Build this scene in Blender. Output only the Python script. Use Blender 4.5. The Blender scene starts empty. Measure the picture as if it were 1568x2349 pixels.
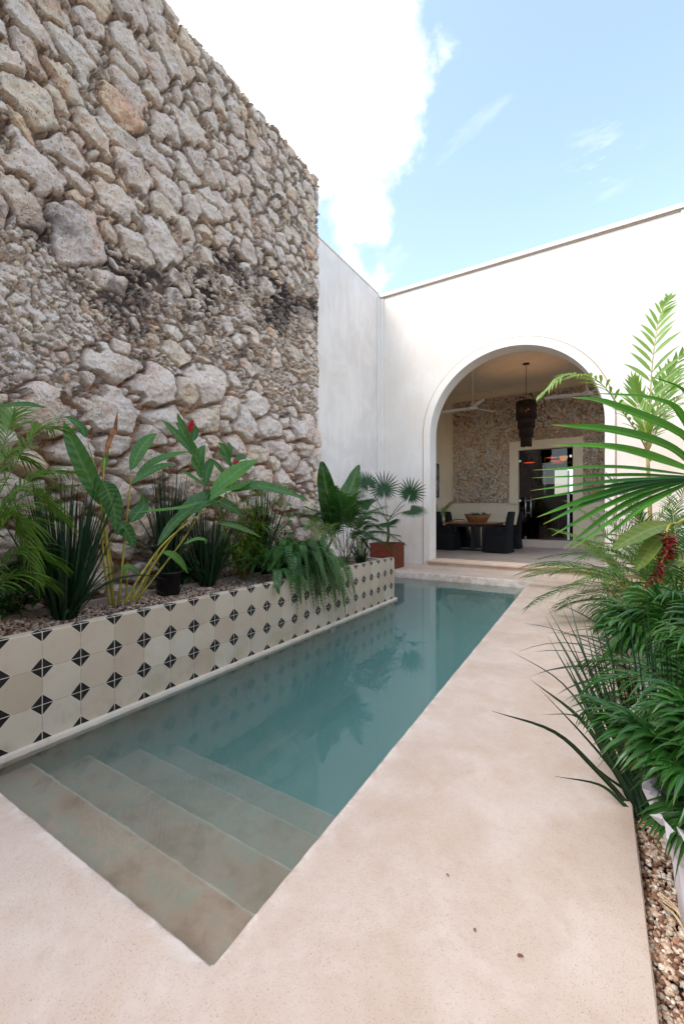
import bpy, bmesh, math, random
import numpy as np
from mathutils import Vector, Matrix, noise as mnoise

# ---------------------------------------------------------------- camera, world, sun, exposure
S = bpy.context.scene
COL = S.collection
CAMH = 1.15
YAW = math.radians(31.99)
cam = bpy.data.cameras.new('camera')
cam.sensor_width = 36; cam.sensor_height = 36; cam.sensor_fit = 'AUTO'
cam.lens = 14.94; cam.clip_start = 0.05; cam.clip_end = 2000
camo = bpy.data.objects.new('camera', cam); COL.objects.link(camo)
camo.location = (0, 0, CAMH); camo.rotation_euler = (math.radians(90), 0, YAW)
S.camera = camo
S.view_settings.view_transform = 'Standard'; S.view_settings.look = 'None'
S.view_settings.exposure = 2.05; S.view_settings.gamma = 1.0
S.cycles.max_bounces = 10; S.cycles.transparent_max_bounces = 16
S.cycles.diffuse_bounces = 5; S.cycles.glossy_bounces = 3; S.cycles.volume_bounces = 1
S.cycles.use_denoising = True

SUN_DIR = Vector((-0.36, -0.52, 0.80)).normalized()      # towards the sun
sun_el = math.asin(SUN_DIR.z); sun_az = math.atan2(SUN_DIR.x, SUN_DIR.y)
sl = bpy.data.lights.new('sun', 'SUN'); sl.energy = 0.7; sl.angle = math.radians(26)
sl.color = (1.0, 0.95, 0.90)
slo = bpy.data.objects.new('sun', sl); COL.objects.link(slo)
slo.rotation_euler = SUN_DIR.to_track_quat('Z', 'Y').to_euler()

W = bpy.data.worlds.new('World'); S.world = W; W.use_nodes = True
def build_world():
    nt = W.node_tree; n = nt.nodes; l = nt.links
    n.clear()
    out = n.new('ShaderNodeOutputWorld'); bg = n.new('ShaderNodeBackground')
    sky = n.new('ShaderNodeTexSky'); sky.sky_type = 'NISHITA'; sky.sun_disc = False
    sky.sun_elevation = sun_el; sky.sun_rotation = sun_az
    sky.air_density = 1.0; sky.dust_density = 1.2; sky.ozone_density = 1.0
    tc = n.new('ShaderNodeTexCoord')
    v = tc.outputs['Generated']
    def noise(scale, detail, rough, vec=v):
        t = n.new('ShaderNodeTexNoise'); t.inputs['Scale'].default_value = scale
        t.inputs['Detail'].default_value = detail; t.inputs['Roughness'].default_value = rough
        l.new(vec, t.inputs['Vector']); return t.outputs['Fac']
    def m(op, a, b=None, c=None):
        x = n.new('ShaderNodeMath'); x.operation = op
        for i, q in enumerate((a, b, c)):
            if q is None: continue
            if isinstance(q, (int, float)): x.inputs[i].default_value = q
            else: l.new(q, x.inputs[i])
        return x.outputs[0]
    def blob(c, r):
        d = n.new('ShaderNodeVectorMath'); d.operation = 'DISTANCE'
        cv = Vector(c).normalized(); d.inputs[1].default_value = cv
        l.new(v, d.inputs[0]); return m('SUBTRACT', r, d.outputs['Value'])
    b = blob((-.56, .36, .75), .33)
    for c, r in (((-.41, .60, .66), .165), ((-.43, .68, .60), .085), ((-.33, .65, .68), .10), ((-.40, .53, .74), .12), ((-.445, .745, .505), .030),
                 ((-.9, .1, .5), .4), ((.1, -.6, .8), .45), ((.8, .3, .6), .3), ((-.2, -.2, 1), .35)):
        b = m('MAXIMUM', b, blob(c, r))
    nz = noise(5.0, 8, .62)
    nz = m('SUBTRACT', nz, .5)
    nz2 = m('MULTIPLY', m('SUBTRACT', noise(15.0, 6, .65), .5), .12)
    s = m('ADD', m('ADD', b, m('MULTIPLY', nz, .42)), nz2)
    mr = n.new('ShaderNodeMapRange'); mr.interpolation_type = 'SMOOTHSTEP'
    mr.inputs['From Min'].default_value = -.02; mr.inputs['From Max'].default_value = .10
    l.new(s, mr.inputs['Value'])
    # thin streaks of cirrus
    mp = n.new('ShaderNodeMapping'); mp.inputs['Rotation'].default_value = (.2, .9, .5); mp.inputs['Scale'].default_value = (1, 5, 2)
    l.new(v, mp.inputs['Vector'])
    wisp = noise(2.6, 7, .6, mp.outputs['Vector'])
    wr = n.new('ShaderNodeMapRange'); wr.inputs['From Min'].default_value = .60; wr.inputs['From Max'].default_value = .85
    wr.inputs['To Max'].default_value = .28
    l.new(wisp, wr.inputs['Value'])
    sb = m('MULTIPLY', blob((-.014, .816, .578), .07), 9.0)
    sx = n.new('ShaderNodeClamp'); l.new(sb, sx.inputs['Value'])
    mp2 = n.new('ShaderNodeMapping'); mp2.inputs['Rotation'].default_value = (0, .9, 0); mp2.inputs['Scale'].default_value = (2, 1, 9)
    l.new(v, mp2.inputs['Vector'])
    st = n.new('ShaderNodeMapRange'); st.inputs['From Min'].default_value = .52; st.inputs['From Max'].default_value = .66
    l.new(noise(3.2, 6, .6, mp2.outputs['Vector']), st.inputs['Value'])
    streak = m('MULTIPLY', m('MULTIPLY', sx.outputs[0], st.outputs[0]), .55)
    cover = m('MAXIMUM', m('MAXIMUM', mr.outputs[0], wr.outputs[0]), streak)
    hs = n.new('ShaderNodeHueSaturation'); hs.inputs['Saturation'].default_value = SKY_SAT; hs.inputs['Value'].default_value = SKY_VAL
    l.new(sky.outputs[0], hs.inputs['Color'])
    mix = n.new('ShaderNodeMix'); mix.data_type = 'RGBA'
    tn = n.new('ShaderNodeMix'); tn.data_type = 'RGBA'; tn.blend_type = 'MULTIPLY'; tn.inputs[0].default_value = 1; l.new(hs.outputs[0], tn.inputs[6]); tn.inputs[7].default_value = (.90, .975, 1.0, 1)
    l.new(cover, mix.inputs['Factor']); l.new(tn.outputs[2], mix.inputs[6]); mix.inputs[7].default_value = (CLOUD, CLOUD * .985, CLOUD * .965, 1)
    l.new(mix.outputs[2], bg.inputs['Color']); bg.inputs['Strength'].default_value = .1
    l.new(bg.outputs[0], out.inputs['Surface'])
SKY_SAT, SKY_VAL, CLOUD = .76, 1.15, 5.0
build_world()

# ---------------------------------------------------------------- helpers
rnd = random.Random(7)
_s, _c = math.sin(YAW), math.cos(YAW)
def sight(u, v):
    x = (u - 784) / 975; z = -(v - 1176) / 975
    return Vector((x * _c - _s, x * _s + _c, z))
def at(u, v, t):                      # a point t metres deep in the view
    return Vector((0, 0, CAMH)) + sight(u, v) * t
def atX(u, v, X):                     # the point of the plane x = X
    r = sight(u, v); return Vector((0, 0, CAMH)) + r * (X / r.x)
def atY(u, v, Y):
    r = sight(u, v); return Vector((0, 0, CAMH)) + r * (Y / r.y)
def atZ(u, v, Z):
    r = sight(u, v); return Vector((0, 0, CAMH)) + r * ((Z - CAMH) / r.z)

def lin(r, g, b):
    f = lambda c: (c / 255) / 12.92 if c / 255 <= .04045 else ((c / 255 + .055) / 1.055) ** 2.4
    return (f(r), f(g), f(b))

def tag(o, label=None, cat=None, group=None, kind=None):
    if label: o['label'] = label
    if cat: o['category'] = cat
    if group: o['group'] = group
    if kind: o['kind'] = kind
    return o
def thing(name, label, cat, loc=(0, 0, 0), rz=0, group=None):
    o = bpy.data.objects.new(name, None); COL.objects.link(o)
    o.empty_display_size = .1
    o.location = loc; o.rotation_euler = (0, 0, rz)
    return tag(o, label, cat, group)
def link_mesh(name, me, mat, parent=None, smooth=False):
    o = bpy.data.objects.new(name, me); COL.objects.link(o)
    if mat:
        for mm in (mat if isinstance(mat, (list, tuple)) else [mat]): me.materials.append(mm)
    if parent: o.parent = parent
    if smooth: me.polygons.foreach_set('use_smooth', [True] * len(me.polygons))
    return o
def copy_tree(o, parent=None):
    c = o.copy(); COL.objects.link(c)
    if parent: c.parent = parent
    for ch in [x for x in COL.objects if x.parent == o]: copy_tree(ch, c)
    return c

class MB:
    """collects shapes into one mesh; coordinates are local to the thing"""
    def __init__(s): s.v = []; s.f = []; s.c = []; s.sm = []
    def add(s, vs, fs, col=(0.5, 0, .5), smooth=False):
        b = len(s.v); s.v += [tuple(p) for p in vs]
        s.c += (col if isinstance(col, list) else [col] * len(vs))
        s.f += [tuple(b + i for i in f) for f in fs]; s.sm += [smooth] * len(fs)
    def box(s, x0, x1, y0, y1, z0, z1, col=(.5, 0, .5)):
        vs = [(x, y, z) for z in (z0, z1) for y in (y0, y1) for x in (x0, x1)]
        s.add(vs, [(0, 2, 3, 1), (4, 5, 7, 6), (0, 1, 5, 4), (2, 6, 7, 3), (0, 4, 6, 2), (1, 3, 7, 5)], col)
    def tube(s, pts, rad, n=8, col=(.5, 0, .5), cap=True):
        pts = [Vector(p) for p in pts]
        if not isinstance(rad, (list, tuple)): rad = [rad] * len(pts)
        vs = []; fs = []; ref = None
        for i, p in enumerate(pts):
            t = (pts[min(i + 1, len(pts) - 1)] - pts[max(i - 1, 0)]).normalized()
            if ref is None: ref = t.orthogonal().normalized()
            a = (ref - t * ref.dot(t)).normalized(); ref = a; b = t.cross(a)
            for k in range(n):
                an = 2 * math.pi * k / n
                vs.append(p + (a * math.cos(an) + b * math.sin(an)) * rad[i])
        for i in range(len(pts) - 1):
            for k in range(n):
                fs.append((i * n + k, i * n + (k + 1) % n, (i + 1) * n + (k + 1) % n, (i + 1) * n + k))
        if cap:
            fs.append(tuple(range(n))[::-1]); fs.append(tuple((len(pts) - 1) * n + k for k in range(n)))
        s.add(vs, fs, col, True)
    def lathe(s, prof, c=(0, 0, 0), n=24, col=(.5, 0, .5), smooth=True, sq=None):
        vs = []; fs = []
        for r, z in prof:
            for k in range(n):
                an = 2 * math.pi * k / n
                vs.append((c[0] + r * math.cos(an), c[1] + r * math.sin(an), c[2] + z))
        for i in range(len(prof) - 1):
            for k in range(n):
                fs.append((i * n + k, i * n + (k + 1) % n, (i + 1) * n + (k + 1) % n, (i + 1) * n + k))
        s.add(vs, fs, col, smooth)
    def build(s, name, mat, parent=None, bevel=0):
        me = bpy.data.meshes.new(name); me.from_pydata(s.v, [], s.f); me.update()
        ca = me.color_attributes.new('tint', 'FLOAT_COLOR', 'POINT')
        arr = np.ones((len(s.v), 4), 'f'); arr[:, :3] = np.array(s.c, 'f').reshape(-1, 3)
        ca.data.foreach_set('color', arr.ravel())
        me.polygons.foreach_set('use_smooth', s.sm)
        o = link_mesh(name, me, mat, parent)
        if bevel:
            bv = o.modifiers.new('b', 'BEVEL'); bv.width = bevel; bv.segments = 2; bv.limit_method = 'ANGLE'
        return o

# ---------------------------------------------------------------- materials
class NT:
    def __init__(s, name):
        s.m = bpy.data.materials.new(name); s.m.use_nodes = True; s.n = s.m.node_tree.nodes; s.l = s.m.node_tree.links
        s.p = s.n['Principled BSDF']; s.out = s.n['Material Output']
        s.tc = s.n.new('ShaderNodeTexCoord'); s.o = s.tc.outputs['Object']
    def math(s, op, a, b=None, c=None, clamp=False):
        x = s.n.new('ShaderNodeMath'); x.operation = op; x.use_clamp = clamp
        for i, q in enumerate((a, b, c)):
            if q is None: continue
            if isinstance(q, (int, float)): x.inputs[i].default_value = q
            else: s.l.new(q, x.inputs[i])
        return x.outputs[0]
    def noise(s, scale, detail=4, rough=.55, vec=None, dist=0):
        t = s.n.new('ShaderNodeTexNoise'); t.inputs['Scale'].default_value = scale
        t.inputs['Detail'].default_value = detail; t.inputs['Roughness'].default_value = rough
        t.inputs['Distortion'].default_value = dist
        s.l.new(vec or s.o, t.inputs['Vector']); return t.outputs['Fac']
    def vor(s, scale, feat='F1', vec=None, out='Distance'):
        t = s.n.new('ShaderNodeTexVoronoi'); t.feature = feat; t.inputs['Scale'].default_value = scale
        s.l.new(vec or s.o, t.inputs['Vector']); return t.outputs[out]
    def mapping(s, scale=(1, 1, 1), rot=(0, 0, 0), vec=None):
        t = s.n.new('ShaderNodeMapping'); t.inputs['Scale'].default_value = scale; t.inputs['Rotation'].default_value = rot
        s.l.new(vec or s.o, t.inputs['Vector']); return t.outputs[0]
    def ramp(s, f, a=0, b=1, smooth=True, lo=0, hi=1):
        t = s.n.new('ShaderNodeMapRange'); t.interpolation_type = 'SMOOTHSTEP' if smooth else 'LINEAR'
        t.inputs['From Min'].default_value = a; t.inputs['From Max'].default_value = b
        t.inputs['To Min'].default_value = lo; t.inputs['To Max'].default_value = hi
        s.l.new(f, t.inputs['Value']); return t.outputs[0]
    def mix(s, f, a, b, mode='MIX'):
        t = s.n.new('ShaderNodeMix'); t.data_type = 'RGBA'; t.blend_type = mode
        for i, q in ((0, f), (6, a), (7, b)):
            if isinstance(q, (int, float)): t.inputs[i].default_value = q
            elif isinstance(q, tuple): t.inputs[i].default_value = (*q[:3], 1)
            else: s.l.new(q, t.inputs[i])
        return t.outputs[2]
    def attr(s, name='tint'):
        a = s.n.new('ShaderNodeAttribute'); a.attribute_name = name; return a.outputs['Color']
    def sep(s, c):
        x = s.n.new('ShaderNodeSeparateXYZ'); s.l.new(c, x.inputs[0]); return x.outputs
    def bump(s, h, strength=.3, dist=.01, nrm=None):
        b = s.n.new('ShaderNodeBump'); b.inputs['Strength'].default_value = strength; b.inputs['Distance'].default_value = dist
        s.l.new(h, b.inputs['Height'])
        if nrm: s.l.new(nrm, b.inputs['Normal'])
        return b.outputs[0]
    def base(s, c, rough=.8, nrm=None, spec=.3, metal=0):
        if isinstance(c, tuple): s.p.inputs['Base Color'].default_value = (*c[:3], 1)
        else: s.l.new(c, s.p.inputs['Base Color'])
        if isinstance(rough, (int, float)): s.p.inputs['Roughness'].default_value = rough
        else: s.l.new(rough, s.p.inputs['Roughness'])
        s.p.inputs['Specular IOR Level'].default_value = spec; s.p.inputs['Metallic'].default_value = metal
        if nrm: s.l.new(nrm, s.p.inputs['Normal'])
        return s.m

def simple(name, col, rough=.6, spec=.4, metal=0, var=.12, scale=30, bump=.1):
    t = NT(name); n = t.noise(scale, 5)
    c = t.mix(t.ramp(n, .3, .7), tuple(q * (1 - var) for q in col), tuple(min(1, q * (1 + var)) for q in col))
    return t.base(c, rough, t.bump(n, bump, .003), spec, metal)

def mat_stone(fine=1.0, name='rubble stone'):
    t = NT(name); c = t.attr('tint')
    n1 = t.noise(9 * fine, 8, .65); n2 = t.noise(45 * fine, 6, .7); pit = t.vor(55 * fine)
    n3 = t.noise(22 * fine, 4, .6)
    c = t.mix(1.0, c, t.mix(t.ramp(n1, .3, .72), (.94, .92, .905), (1.30, 1.28, 1.26)), 'MULTIPLY')
    c = t.mix(t.ramp(n2, .60, .76, hi=.40), c, (.17, .15, .14))                      # lichen and soot specks
    n4 = t.noise(110 * fine, 5, .75)
    c = t.mix(1.0, c, t.mix(t.ramp(n4, .34, .64), (.80, .78, .77), (1.2, 1.2, 1.2)), 'MULTIPLY')
    c = t.mix(1.0, c, t.mix(t.ramp(n2, .36, .62), (.88, .865, .855), (1.16, 1.16, 1.16)), 'MULTIPLY')
    c = t.mix(1.0, c, (.86, .735, .655), 'DARKEN')
    pits = t.math('MULTIPLY', t.ramp(pit, .32, .10), t.ramp(n3, .47, .58))
    c = t.mix(t.math('MULTIPLY', pits, .75), c, (.06, .05, .045))
    h = t.math('ADD', t.math('MULTIPLY', n2, 1.1), t.math('SUBTRACT', t.math('MULTIPLY', n1, 1.6), t.math('MULTIPLY', pits, .9)))
    return t.base(c, .92, t.bump(h, 1.0, .028 / fine), .15)

def mat_plaster(name, a, b, warm, streak=.0, s=1.0):
    t = NT(name)
    n1 = t.noise(.9 * s, 6, .6, dist=.6); n2 = t.noise(5 * s, 7, .65); n3 = t.noise(60, 4, .6)
    vs = t.noise(2.2, 6, .65, t.mapping((2.2, 2.2, .45)))
    c = t.mix(t.ramp(n1, .36, .66), a, b)
    c = t.mix(t.ramp(vs, .42, .75, hi=.55), c, warm)
    c = t.mix(t.ramp(n2, .5, .8, hi=.35), c, tuple(q * .86 for q in a))
    if streak:
        st = t.noise(3.0, 5, .6, t.mapping((6, 6, .35)))
        c = t.mix(t.ramp(st, .56, .8, hi=streak), c, (.42, .40, .39))
    h = t.math('ADD', t.math('MULTIPLY', n3, .35), n2)
    return t.base(c, .88, t.bump(h, .22, .012), .2)

def mat_deck():
    t = NT('polished pink concrete')
    n0 = t.noise(1.1, 9, .68, dist=.5); n1 = t.noise(4.2, 9, .72, dist=.3); n2 = t.noise(14, 6, .6)
    c = t.mix(t.ramp(n0, .34, .68), lin(190, 171, 158), lin(203, 188, 178))
    c = t.mix(t.ramp(n1, .48, .75, hi=.7), c, lin(190, 164, 144))
    c = t.mix(t.ramp(n1, .52, .30, hi=.55), c, lin(212, 198, 190))
    c = t.mix(t.ramp(n2, .52, .8, hi=.3), c, lin(168, 146, 128))
    # exposed aggregate: dark and pale specks, denser in patches
    wv = t.n.new('ShaderNodeTexNoise'); wv.inputs['Scale'].default_value = 90; wv.inputs['Detail'].default_value = 2; t.l.new(t.o, wv.inputs['Vector'])
    ad = t.n.new('ShaderNodeVectorMath'); ad.operation = 'MULTIPLY_ADD'; t.l.new(wv.outputs['Color'], ad.inputs[0]); ad.inputs[1].default_value = (.012, .012, .012); t.l.new(t.o, ad.inputs[2]); wo = ad.outputs[0]
    v = t.n.new('ShaderNodeTexVoronoi'); v.inputs['Scale'].default_value = 230; t.l.new(wo, v.inputs['Vector'])
    pick = t.sep(v.outputs['Color'])[0]
    dens = t.ramp(t.noise(2.1, 4, .6), .35, .7, lo=.06, hi=.42)
    isd = t.math('LESS_THAN', pick, dens)
    dot = t.math('MULTIPLY', isd, t.ramp(v.outputs['Distance'], .42, .2))
    c = t.mix(t.math('MULTIPLY', dot, .45), c, lin(116, 92, 76))
    v2 = t.n.new('ShaderNodeTexVoronoi'); v2.inputs['Scale'].default_value = 330; t.l.new(wo, v2.inputs['Vector'])
    p2 = t.sep(v2.outputs['Color'])[1]
    c = t.mix(t.math('MULTIPLY', t.math('LESS_THAN', p2, .22), t.ramp(v2.outputs['Distance'], .5, .2, hi=.42)), c, lin(124, 100, 84))
    v3 = t.n.new('ShaderNodeTexVoronoi'); v3.inputs['Scale'].default_value = 34; t.l.new(wo, v3.inputs['Vector'])
    p3 = t.sep(v3.outputs['Color'])[2]
    big = t.math('MULTIPLY', t.math('LESS_THAN', p3, .02), t.ramp(v3.outputs['Distance'], .12, .06))
    c = t.mix(t.math('MULTIPLY', big, .75), c, lin(70, 50, 42))
    # pale worn lip along the cut edge (vertex attribute g)
    e = t.sep(t.attr('tint'))[1]
    wear = t.math('MULTIPLY', e, t.ramp(t.noise(9, 5, .7), .42, .6))
    c = t.mix(t.math('MULTIPLY', wear, .75), c, lin(222, 212, 206))
    h = t.math('SUBTRACT', t.math('ADD', t.math('MULTIPLY', n2, .8), t.math('MULTIPLY', n1, 1.5)), t.math('MULTIPLY', dot, .35))
    r = t.ramp(n1, .3, .7, lo=.42, hi=.62)
    return t.base(c, r, t.bump(h, .28, .006), .35)

def mat_basin(floor=False):
    t = NT('pool plaster')
    n0 = t.noise(1.6, 7, .65, dist=.6); n1 = t.noise(6, 7, .65); n2 = t.noise(40, 4)
    c = t.mix(t.ramp(n0, .35, .68), lin(186, 156, 136), lin(200, 178, 160))
    c = t.mix(t.ramp(n1, .46, .72, hi=.7), c, lin(150, 120, 98))
    c = t.mix(t.ramp(n1, .52, .34, hi=.65), c, lin(166, 168, 150))
    if floor: c = t.mix(.75, c, lin(140, 196, 188))
    e = t.sep(t.attr('tint'))[1]
    c = t.mix(t.math('MULTIPLY', e, t.ramp(t.noise(11, 5, .7), .3, .5, lo=.45, hi=.95)), c, lin(222, 218, 205))
    return t.base(c, .8, t.bump(t.math('ADD', n1, t.math('MULTIPLY', n2, .3)), .35, .012), .2)

def mat_tile():
    t = NT('hex and star cement tile')
    x, y, z = t.sep(t.o)
    def cell(q, off):
        p = t.math('DIVIDE', t.math('SUBTRACT', q, off), .2)
        f = t.math('SUBTRACT', t.math('FRACT', t.math('ADD', p, .5)), .5)
        return f, t.math('FLOOR', p)
    # rim faces fold over the edge, so height counts on across the top
    fy, iy = cell(y, 0.1); hz = t.math('SUBTRACT', z, .5); hx = t.math('ADD', x, 2.61)
    fz, iz = cell(t.math('ADD', hz, t.math('MULTIPLY', hx, -1.0)), 0.0)
    ay = t.math('ABSOLUTE', fy); az = t.math('ABSOLUTE', fz); wob = t.math('MULTIPLY', t.math('SUBTRACT', t.noise(30, 3), .5), .02)
    l1 = t.math('ADD', t.math('ADD', ay, az), wob)
    cid = t.n.new('ShaderNodeCombineXYZ'); t.l.new(iy, cid.inputs[0]); t.l.new(iz, cid.inputs[1])
    wn = t.n.new('ShaderNodeTexWhiteNoise'); t.l.new(cid.outputs[0], wn.inputs['Vector'])
    r1, r2, r3 = t.sep(wn.outputs['Color'])
    c = t.mix(t.ramp(r1, 0, 1, False), lin(184, 170, 150), lin(202, 190, 172))
    c = t.mix(t.ramp(r2, .62, .9, hi=.5), c, lin(208, 204, 188))
    c = t.mix(t.ramp(r3, .75, .95, hi=.5), c, lin(188, 164, 146))
    n = t.noise(7, 6, .6); c = t.mix(t.ramp(n, .42, .78, hi=.45), c, lin(178, 158, 136))
    damp = t.math('MULTIPLY', t.ramp(z, .22, -.1), t.ramp(t.noise(3.5, 4, .6), .42, .6))
    c = t.mix(t.math('MULTIPLY', damp, .45), c, lin(160, 152, 126))
    dia = t.math('LESS_THAN', l1, .288); edge = t.math('MULTIPLY', t.math('LESS_THAN', l1, .308), t.math('GREATER_THAN', l1, .288))
    cross = t.math('MAXIMUM', t.math('LESS_THAN', ay, .011), t.math('LESS_THAN', az, .011))
    blk = t.mix(t.ramp(t.noise(40, 4), .4, .7), lin(14, 14, 16), lin(32, 31, 32))
    c = t.mix(dia, c, blk)
    c = t.mix(t.math('MULTIPLY', edge, .55), c, lin(222, 216, 204))
    gd = t.math('MULTIPLY', cross, t.ramp(l1, .30, .27, lo=.42, hi=.85))
    c = t.mix(gd, c, lin(214, 204, 190))
    gn = t.math('MULTIPLY', cross, t.ramp(t.noise(14, 4), .5, .62, hi=.5))
    c = t.mix(gn, c, lin(150, 138, 120))
    c = t.mix(t.math('MULTIPLY', t.math('GREATER_THAN', l1, .31), t.math('MULTIPLY', cross, .62)), c, lin(148, 134, 118))
    pill = t.ramp(t.math('MAXIMUM', ay, az), .04, .0)
    h = t.math('ADD', t.math('MULTIPLY', pill, -1.0), t.math('MULTIPLY', t.noise(5, 3), .5))
    return t.base(c, t.ramp(n, .3, .7, lo=.38, hi=.6), t.bump(h, .3, .004), .4)

def mat_leaf(name, dark, light, mid, rough=.38, trans=.35, tip=None, vein=0):
    t = NT(name); a, g, b = t.sep(t.attr('tint'))
    c = t.mix(a, dark, light)
    n = t.noise(12, 3); c = t.mix(t.ramp(n, .35, .7, hi=.35), c, tuple(q * 1.35 for q in dark))
    m = t.ramp(t.math('ABSOLUTE', t.math('SUBTRACT', b, .5)), .10, .02)
    c = t.mix(t.math('MULTIPLY', m, .55), c, mid)
    if tip: c = t.mix(t.ramp(g, .9, 1.0, hi=.8), c, tip)
    nrm = None
    if vein:
        w = t.math('ADD', t.math('MULTIPLY', g, vein), t.math('MULTIPLY', t.math('ABSOLUTE', t.math('SUBTRACT', b, .5)), -9))
        sv = t.math('SINE', w); c = t.mix(t.ramp(sv, .3, 1, hi=.16), c, mid); nrm = t.bump(sv, .35, .004)
    t.base(c, rough, nrm, .5)
    tr = t.n.new('ShaderNodeBsdfTranslucent'); t.l.new(t.mix(1.0, c, (1.25, 1.35, .45), 'MULTIPLY'), tr.inputs['Color'])
    mx = t.n.new('ShaderNodeMixShader'); mx.inputs[0].default_value = trans
    t.l.new(t.p.outputs[0], mx.inputs[1]); t.l.new(tr.outputs[0], mx.inputs[2]); t.l.new(mx.outputs[0], t.out.inputs['Surface'])
    return t.m

def mat_tint(name, rough=.8, scale=60, spec=.2):
    t = NT(name); c = t.attr('tint'); n = t.noise(scale, 5)
    c = t.mix(1.0, c, t.mix(t.ramp(n, .3, .7), (.75, .74, .73), (1.15, 1.14, 1.13)), 'MULTIPLY')
    return t.base(c, rough, t.bump(n, .3, .002), spec)

def emit(name, col, s):
    t = NT(name); t.base(col); t.p.inputs['Emission Color'].default_value = (*col, 1); t.p.inputs['Emission Strength'].default_value = s
    return t.m

def mat_glass(name='door glass', tint=(.55, .5, .46), refl=.9):
    t = NT(name)
    tr = t.n.new('ShaderNodeBsdfTransparent'); tr.inputs[0].default_value = (*tint, 1)
    gl = t.n.new('ShaderNodeBsdfGlossy'); gl.inputs['Roughness'].default_value = .01; gl.inputs[0].default_value = (refl,) * 3 + (1,)
    fr = t.n.new('ShaderNodeFresnel'); fr.inputs[0].default_value = 1.5
    mx = t.n.new('ShaderNodeMixShader'); t.l.new(fr.outputs[0], mx.inputs[0]); t.l.new(tr.outputs[0], mx.inputs[1]); t.l.new(gl.outputs[0], mx.inputs[2])
    t.l.new(mx.outputs[0], t.out.inputs['Surface']); return t.m

def mat_water():
    t = NT('pool water')
    tr = t.n.new('ShaderNodeBsdfTransparent'); tr.inputs[0].default_value = (.97, .99, .98, 1)
    gl = t.n.new('ShaderNodeBsdfGlossy'); gl.inputs['Roughness'].default_value = .0
    n1 = t.noise(2.2, 3, .5, dist=.4); n2 = t.noise(11, 3, .5)
    b = t.bump(t.math('ADD', n1, t.math('MULTIPLY', n2, .16)), .045, .04)
    t.l.new(b, gl.inputs['Normal'])
    fr = t.n.new('ShaderNodeFresnel'); fr.inputs[0].default_value = 1.5; t.l.new(b, fr.inputs['Normal'])
    mx = t.n.new('ShaderNodeMixShader'); t.l.new(fr.outputs[0], mx.inputs[0]); t.l.new(tr.outputs[0], mx.inputs[1]); t.l.new(gl.outputs[0], mx.inputs[2])
    t.l.new(mx.outputs[0], t.out.inputs['Surface'])
    vol = t.n.new('ShaderNodeVolumePrincipled')
    vol.inputs['Color'].default_value = (.37, .90, .83, 1); vol.inputs['Density'].default_value = 1.15
    vol.inputs['Absorption Color'].default_value = (.22, .86, .86, 1)
    t.l.new(vol.outputs[0], t.out.inputs['Volume'])
    return t.m
# ---------------------------------------------------------------- rubble masonry as real relief
def vnoise(Y, Z, freq, seed):
    r = np.random.RandomState(seed); T = r.rand(64, 64)
    y = Y * freq + 17.3; z = Z * freq + 5.1
    iy = np.floor(y).astype(int); iz = np.floor(z).astype(int); fy = y - iy; fz = z - iz
    fy = fy * fy * (3 - 2 * fy); fz = fz * fz * (3 - 2 * fz)
    g = lambda a, b: T[a % 64, b % 64]
    return (g(iy, iz) * (1 - fy) * (1 - fz) + g(iy + 1, iz) * fy * (1 - fz) + g(iy, iz + 1) * (1 - fy) * fz + g(iy + 1, iz + 1) * fy * fz) - .5
def fbm(Y, Z, freq, seed, n=4, gain=.5):
    s = 0; a = 1
    for k in range(n): s = s + a * vnoise(Y, Z, freq * 2 ** k, seed + k); a *= gain
    return s

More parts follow.
